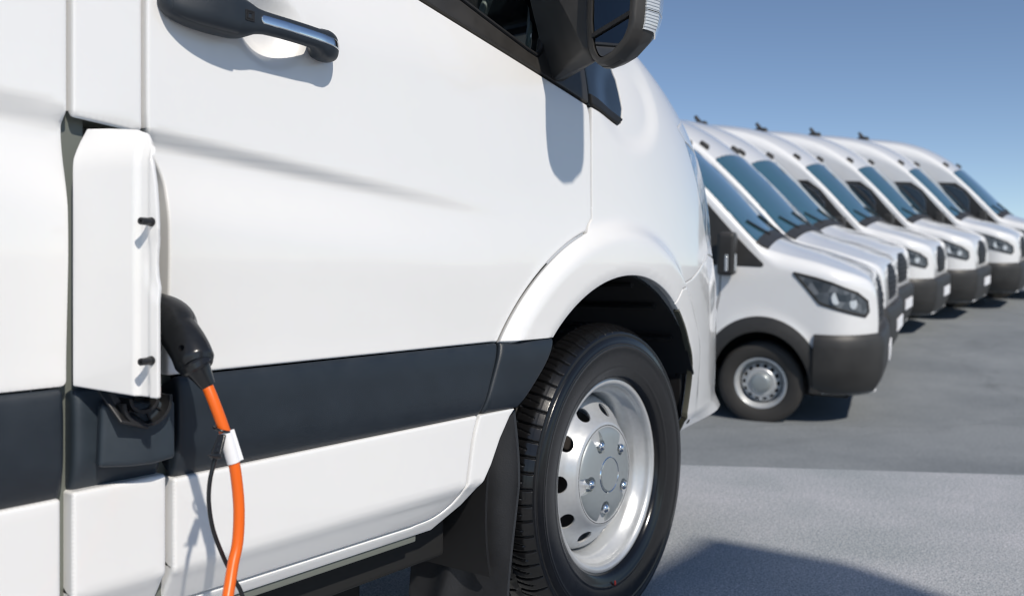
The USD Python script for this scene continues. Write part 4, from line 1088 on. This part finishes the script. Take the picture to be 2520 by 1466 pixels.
def parked_van(label, group):
    def part(name, mesh, mat, parent, smooth=35, **kw):
        return globals()['part'](name, mesh if '/wheel' in parent else warp(mesh), mat, parent, smooth, **kw)
    pv = thing('parked_van', label, 'van', np.eye(4), group)
    part('body', loft_body(), 'fleet_white_paint', pv, smooth=38)
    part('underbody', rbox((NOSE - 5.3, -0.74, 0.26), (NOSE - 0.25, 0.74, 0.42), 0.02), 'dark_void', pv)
    # windscreen over the top surface
    def ws_half(xf): return side_y(xf, HT(xf) - corner(xf)) - 0.045
    xs_ = np.linspace(1.075, 1.86, 14)
    edge = [(NOSE - x, float(ws_half(x))) for x in xs_]
    wsp = Polygon(edge + [(a, -b) for a, b in edge[::-1]])
    part('windscreen', panel(top_surf, soft(wsp, 0.03), 0.05, 0.03, 0.004, 0.01, proud=0.006, rings=(0, 0.004), flip=False), 'fleet_glass', pv)
    part('windscreen_shade', panel(top_surf, soft(wsp, 0.03).buffer(0.012), 0.08, 0.03, 0.004, 0.004, proud=0.001, rings=(0, 0.004), flip=False), 'seal_black', pv)
    cowl = Polygon([(NOSE - 1.085, float(ws_half(1.08)) + 0.02), (NOSE - 0.99, float(ws_half(1.0)) - 0.03), (NOSE - 0.99, -float(ws_half(1.0)) + 0.03), (NOSE - 1.085, -float(ws_half(1.08)) - 0.02)])
    part('cowl', panel(top_surf, cowl, 0.05, 0.03, 0.004, 0.01, proud=0.010, rings=(0, 0.004)), 'fleet_black_plastic', pv)
    for yb_ in (-0.30, 0.35):
        part('wiper', tube([np.array([NOSE - 1.05, yb_, float(top_z(1.05, yb_)) + 0.02]), np.array([NOSE - 1.20, yb_ - 0.28, float(top_z(1.20, yb_ - 0.28)) + 0.018])], 0.009, 8), 'seal_black', pv)
    for sgn in (-1, 1):
        sf = side_surf(sgn)
        kw = dict(flip=sgn > 0)
        # side window with its black surround
        win = Polygon([(NOSE - 0.98, 1.235), (NOSE - 1.07, 1.315), (NOSE - 1.62, 1.80), (NOSE - 1.80, 1.90), (NOSE - 2.55, 1.92), (NOSE - 2.58, 1.26)])
        gls = Polygon([(NOSE - 1.52, 1.30), (NOSE - 1.55, 1.66), (NOSE - 1.66, 1.78), (NOSE - 1.86, 1.86), (NOSE - 2.48, 1.87), (NOSE - 2.50, 1.32)])
        win = soft(win, 0.02); gls = soft(gls, 0.02)
        part('window_surround', panel(sf, win.difference(gls), 0.04, 0.02, proud=0.006, **RB, **kw), 'fleet_black_plastic', pv)
        part('side_glass', panel(sf, gls.buffer(-0.002), 0.05, 0.02, proud=0.003, **RB, **kw), 'dark_glass', pv)
        # arch moulding, lower cladding, bumper corner
        archm = Point(NOSE - 1.02, 0.345).buffer(0.505, 40).difference(Point(NOSE - 1.02, 0.345).buffer(0.395, 40)).intersection(sbox(-9, 0.30, 9, 2))
        part('arch_moulding', panel(sf, archm, 0.03, 0.015, proud=0.016, **RB, **kw), 'fleet_black_plastic', pv)
        archr = Point(NOSE - 4.3, 0.345).buffer(0.49, 40).difference(Point(NOSE - 4.3, 0.345).buffer(0.395, 40)).intersection(sbox(-9, 0.32, 9, 2))
        part('arch_moulding', panel(sf, archr, 0.04, 0.02, proud=0.016, **RB, **kw), 'fleet_black_plastic', pv)
        clad = sbox(NOSE - 3.83, 0.33, NOSE - 1.51, 0.52)
        part('side_moulding', panel(sf, soft(clad, 0.02), 0.05, 0.03, proud=0.018, **RB, **kw), 'fleet_black_plastic', pv)
        # headlamp on the corner
        hl = Polygon([(NOSE - 0.80, 1.215), (NOSE - 0.60, 0.985), (NOSE - 0.56, 0.955), (NOSE - 0.12, 0.86), (NOSE - 0.085, 0.90), (NOSE - 0.10, 0.985), (NOSE - 0.20, 1.055), (NOSE - 0.45, 1.135)])
        hl = soft(hl, 0.012)
        lamp = part('headlight', panel(side_surf(sgn), hl, 0.03, 0.015, proud=0.006, **RB, **kw), 'fleet_lamp', pv)
        seal = hl.difference(hl.buffer(-0.022))
        part('lamp_surround', panel(side_surf(sgn), seal, 0.03, 0.012, proud=0.010, roll=0.004, skirt=0.01, rings=(0, 0.003), **kw), 'fleet_black_plastic', lamp)
        for (lx, lz, lr) in ((0.40, 1.005, 0.050), (0.235, 0.965, 0.042)):
            cpt = side_surf(sgn, 0.004)(np.array([NOSE - lx]), np.array([lz]))[0]
            nn = np.array([0.45, sgn * 0.85, 0.15]); nn /= np.linalg.norm(nn)
            part('lamp_reflector', tm(cyl(cpt - nn * 0.02, cpt + nn * 0.006, lr, lr * 0.93, 24)), 'steel_silver', lamp)
        # mirror
        mc = np.array([NOSE - 1.30, sgn * (HALF + 0.10), 1.33])
        mi = holder('door_mirror', pv)
        part('mirror_housing', tm(hull_balls([mc + [a, sgn * b, c] for a in (-0.03, 0.05) for b in (-0.05, 0.06) for c in (-0.13, 0.14)], 0.03, 12)), 'fleet_black_plastic', mi)
        part('mirror_arm', tm(hull_balls([mc + [0, -sgn * 0.05, -0.10], [NOSE - 1.24, sgn * (HALF - 0.05), 1.24], [NOSE - 1.34, sgn * (HALF - 0.05), 1.24]], 0.025, 10)), 'fleet_black_plastic', mi)
        part('indicator_lens', rbox(mc + [0.02, -0.025, -0.12], mc + [0.09, 0.025, 0.02], 0.012) if False else tm(hull_balls([mc + [0.07, sgn * 0.02, -0.11], mc + [0.07, sgn * 0.02, 0.0], mc + [0.02, sgn * 0.075, -0.11], mc + [0.02, sgn * 0.075, 0.0]], 0.02, 10)), 'lamp_lens', mi)
        # door gap and bonnet gap: thin dark lines
        part('door_seam', panel(sf, LineString([(NOSE - 1.36, 1.24), (NOSE - 1.365, 1.0), (NOSE - 1.40, 0.84), (NOSE - 1.46, 0.72)]).buffer(0.005), 0.05, 0.03, 0.001, 0.001, proud=0.002, rings=(0,), **kw), 'seal_black', pv)
        part('roof_lamp', tm(hull_balls([(NOSE - 1.98, sgn * 0.62, 2.15), (NOSE - 2.04, sgn * 0.62, 2.18)], 0.026, 12)), 'fleet_black_plastic', pv)
    # front bumper: one black piece wrapping round the nose
    def bumper():
        th = np.linspace(-1, 1, 61)
        xs_w = []
        for t in th:
            a = abs(t)
            # from the arch at the side round to the middle
            if a > 0.45:
                q = (a - 0.45) / 0.55
                xf = 0.60 * q ** 1.35 
                y = half_w(xf) + 0.018
            else:
                xf = -0.035 * (1 - (a / 0.45) ** 2); y = (half_w(0.0) + 0.018) * (a / 0.45)
            xs_w.append((NOSE + 0.03 * (1 - max(0, (a - 0.5) * 2)) - xf, math.copysign(y, t)))
        prof = [(0.0, 0.74), (0.012, 0.725), (0.030, 0.70), (0.040, 0.64), (0.034, 0.56), (0.036, 0.50), (0.022, 0.44), (-0.008, 0.37), (-0.05, 0.31), (-0.11, 0.28)]
        V = []; F = []
        C = np.array(xs_w); N = np.gradient(C, axis=0); N = np.stack([N[:, 1], -N[:, 0]], 1); N /= np.linalg.norm(N, axis=1, keepdims=True)
        for c, n_ in zip(C, N):
            inn = [(c[0] + n_[0] * d, c[1] + n_[1] * d, z) for d, z in prof]
            V += [(c[0] - n_[0] * 0.08, c[1] - n_[1] * 0.08, 0.745)] + inn
        m = len(prof) + 1
        for i in range(len(C) - 1):
            for j in range(m - 1):
                F += [[i * m + j, (i + 1) * m + j, (i + 1) * m + j + 1], [i * m + j, (i + 1) * m + j + 1, i * m + j + 1]]
        t = trimesh.Trimesh(np.array(V), F, process=False)
        if (t.face_normals[:, 0] * t.area_faces)[t.triangles_center[:, 0] > NOSE - 0.1].sum() < 0: t.invert()
        return t
    part('front_bumper', bumper(), 'fleet_black_plastic', pv, smooth=50)
    for sgn in (-1, 1):
        part('fog_lamp_recess', rbox((NOSE - 0.16, sgn * 0.66 - 0.08, 0.46), (NOSE - 0.07, sgn * 0.66 + 0.08, 0.56), 0.02), 'seal_black', pv)
    part('number_plate', rbox((NOSE + 0.10, -0.24, 0.50), (NOSE + 0.12, 0.24, 0.61), 0.004), 'paper_white', pv)
    # grille: dark trapezoid with bars
    gfrm = holder('grille', pv)
    gp = Polygon([(-0.58, 0.785), (0.58, 0.785), (0.66, 1.115), (-0.66, 1.115)])
    def gsurf(y, z):
        yy = np.asarray(y, float); z = np.asarray(z, float)
        x = NOSE + 0.010 - 0.10 * (np.abs(yy) / 0.6) ** 2.5 - 0.085 * np.clip((z - 0.92) / 0.20, 0, 1) ** 1.6
        return np.stack([x, yy, z], -1)
    part('grille_panel', panel(gsurf, soft(gp, 0.03), 0.04, 0.02, 0.02, 0.06, proud=0.012, rings=(0, 0.004, 0.01, 0.02)), 'seal_black', gfrm)
    for k in range(6):
        z = 0.815 + 0.049 * k; ww = 0.47 + 0.05 * (z - 0.8) / 0.2
        yy = np.linspace(-ww, ww, 17)
        part('grille_bar', tube(gsurf(yy, np.full(17, z)) + [0.013, 0, 0], 0.006, 8), 'fleet_black_plastic', gfrm)
    part('roof_aerial', tm(hull_balls([(NOSE - 3.55, -0.30, 2.60), (NOSE - 3.70, -0.30, 2.60)], 0.045, 12) + hull_balls([(NOSE - 3.62, -0.30, 2.62), (NOSE - 3.70, -0.30, 2.70)], 0.03, 12)), 'fleet_black_plastic', pv)
    for xw_, nm in ((0.0, 'front'), (NOSE - 4.3, 'rear')):
        for sgn in (-1, 1):
            w = holder('wheel', pv)
            def place(m):
                m = m.copy(); 
                if sgn > 0: m.apply_transform(trimesh.transformations.rotation_matrix(math.pi, [0, 0, 1]))
                m.apply_translation([xw_, sgn * 0.745, 0.345]); return m
            part('tyre', place(SM_TYRE), 'tyre_rubber_dusty', w, smooth=40)
            part('rim', place(SM_RIM), 'steel_silver', w, smooth=45)
            part('wheel_disc', place(SM_DISC), 'steel_silver', w, smooth=35)
            part('hub_cap', place(SM_CAP), 'cover_silver', w, smooth=35)
        part('axle', tm(cyl((xw_, -0.70, 0.345), (xw_, 0.70, 0.345), 0.06, n=12)), 'dark_void', pv)
    for xw_ in (0.0, NOSE - 4.3):
        for sgn in (-1, 1):
            d = drum((xw_, 0.345), 0.42, 0.425, 0.0, 0.35, -12, 192, 30)
            v = d.vertices.copy(); v[:, 1] = sgn * (0.80 - v[:, 1]); part('wheel_housing', trimesh.Trimesh(v, d.faces, process=False), 'dark_void', pv)
    return pv
grained('tyre_rubber_dusty', (0.030, 0.028, 0.026), 0.7, 120.0, 0.15, 0.25, 0.002)
SM_TYRE, SM_RIM = tyre_mesh(0.352, 0.212, 0.215, 64, False), moved(rim_mesh(48), (0, 0, 0), 0.96)
SM_DISC = moved(disc_mesh(48, 14), (0, 0.0, 0), 0.94)
SM_CAP = fix(lathe_y(catmull([(0.0, -0.098), (0.05, -0.095), (0.075, -0.085), (0.085, -0.06), (0.088, -0.05)], 5), 32))

ALPHA = math.radians(36)
def cam_xy(X, Z): return EYE[:2] + X * RGT[:2] + Z * FWD[:2]
heading = math.cos(ALPHA) * RGT[:2] - math.sin(ALPHA) * FWD[:2]
across = math.sin(ALPHA) * RGT[:2] + math.cos(ALPHA) * FWD[:2]
LAB = ['white high roof van nearest the camera, its front wheel and black bumper in full view',
       'white high roof van second in the row, just behind the nearest one',
       'white high roof van third in the row, between the second and the fourth',
       'white high roof van in the middle of the row, fourth from the near end',
       'white high roof van third from the far right end of the row',
       'white high roof van second from the far right end of the row',
       'white high roof van at the far right end of the row, against the sky']
GROUP = 'white vans parked in a row'
def van_matrix(c, h):
    e = 0.8
    def gz(p): return float(ground_height(np.array(p[0]), np.array(p[1])))
    f = np.array([h[0], h[1], 0.0]); l = np.array([-h[1], h[0], 0.0])
    c2 = np.asarray(c)
    zf, zr = gz(c2), gz(c2 - h * 3.28)
    pl_, pr_ = gz(c2 + l[:2] * 0.8 - h * 1.6), gz(c2 - l[:2] * 0.8 - h * 1.6)
    fx_ = f + np.array([0, 0, (zf - zr) / 3.28]); fx_ /= np.linalg.norm(fx_)
    ly = l + np.array([0, 0, (pl_ - pr_) / 1.6])
    uz = np.cross(fx_, ly); uz /= np.linalg.norm(uz); ly = np.cross(uz, fx_)
    m = np.eye(4); m[:3, 0], m[:3, 1], m[:3, 2] = fx_, ly, uz
    m[:3, 3] = [c2[0], c2[1], 0.5 * (zf + zr + (zf - zr))]
    m[2, 3] = zf
    return m
YAW = [24, 29, 32.4, 33.6, 36.3, 35.7, 36.2]                         # the row fans out a little
SLIP = [0, -0.02, -0.15, 0.05, 0.33, 0.69, 1.08]
def row():
    out = []; c = None
    for k, y in enumerate(YAW):
        A = math.radians(y)
        h = math.cos(A) * RGT[:2] - math.sin(A) * FWD[:2]; n = math.sin(A) * RGT[:2] + math.cos(A) * FWD[:2]
        if k == 0: c = cam_xy(2.067, 7.48) + n * 0.85
        else:
            m = math.radians((y + YAW[k - 1]) / 2)
            nm = math.sin(m) * RGT[:2] + math.cos(m) * FWD[:2]; hm = math.cos(m) * RGT[:2] - math.sin(m) * FWD[:2]
            c = c + nm * (1.84 + 0.9 * math.radians(y - YAW[k - 1])) + hm * (SLIP[k] - SLIP[k - 1])
        out.append((c, h))
    return out
proto = parked_van(LAB[0], GROUP)
for k in range(7):
    c, h = row()[k]
    M = van_matrix(c, h)
    if k == 0:
        x = UsdGeom.Xform(stage.GetPrimAtPath(proto)); ops = x.GetOrderedXformOps(); ops[0].Set(Gf.Matrix4d(*[float(a) for a in M.T.ravel()]))
    else:
        x = UsdGeom.Xform.Define(stage, numbered('/World/parked_van'))
        x.GetPrim().GetReferences().AddInternalReference(proto)
        x.GetPrim().SetInstanceable(True)
        x.ClearXformOpOrder()
        op = x.GetPrim().GetAttribute('xformOp:transform') or x.AddTransformOp().GetAttr()
        x.GetPrim().CreateAttribute('xformOp:transform', Sdf.ValueTypeNames.Matrix4d).Set(Gf.Matrix4d(*[float(a) for a in M.T.ravel()]))
        x.GetPrim().CreateAttribute('xformOpOrder', Sdf.ValueTypeNames.TokenArray, False, Sdf.VariabilityUniform).Set(['xformOp:transform'])
        custom(x.GetPrim(), label=LAB[k], category='van', group=GROUP)
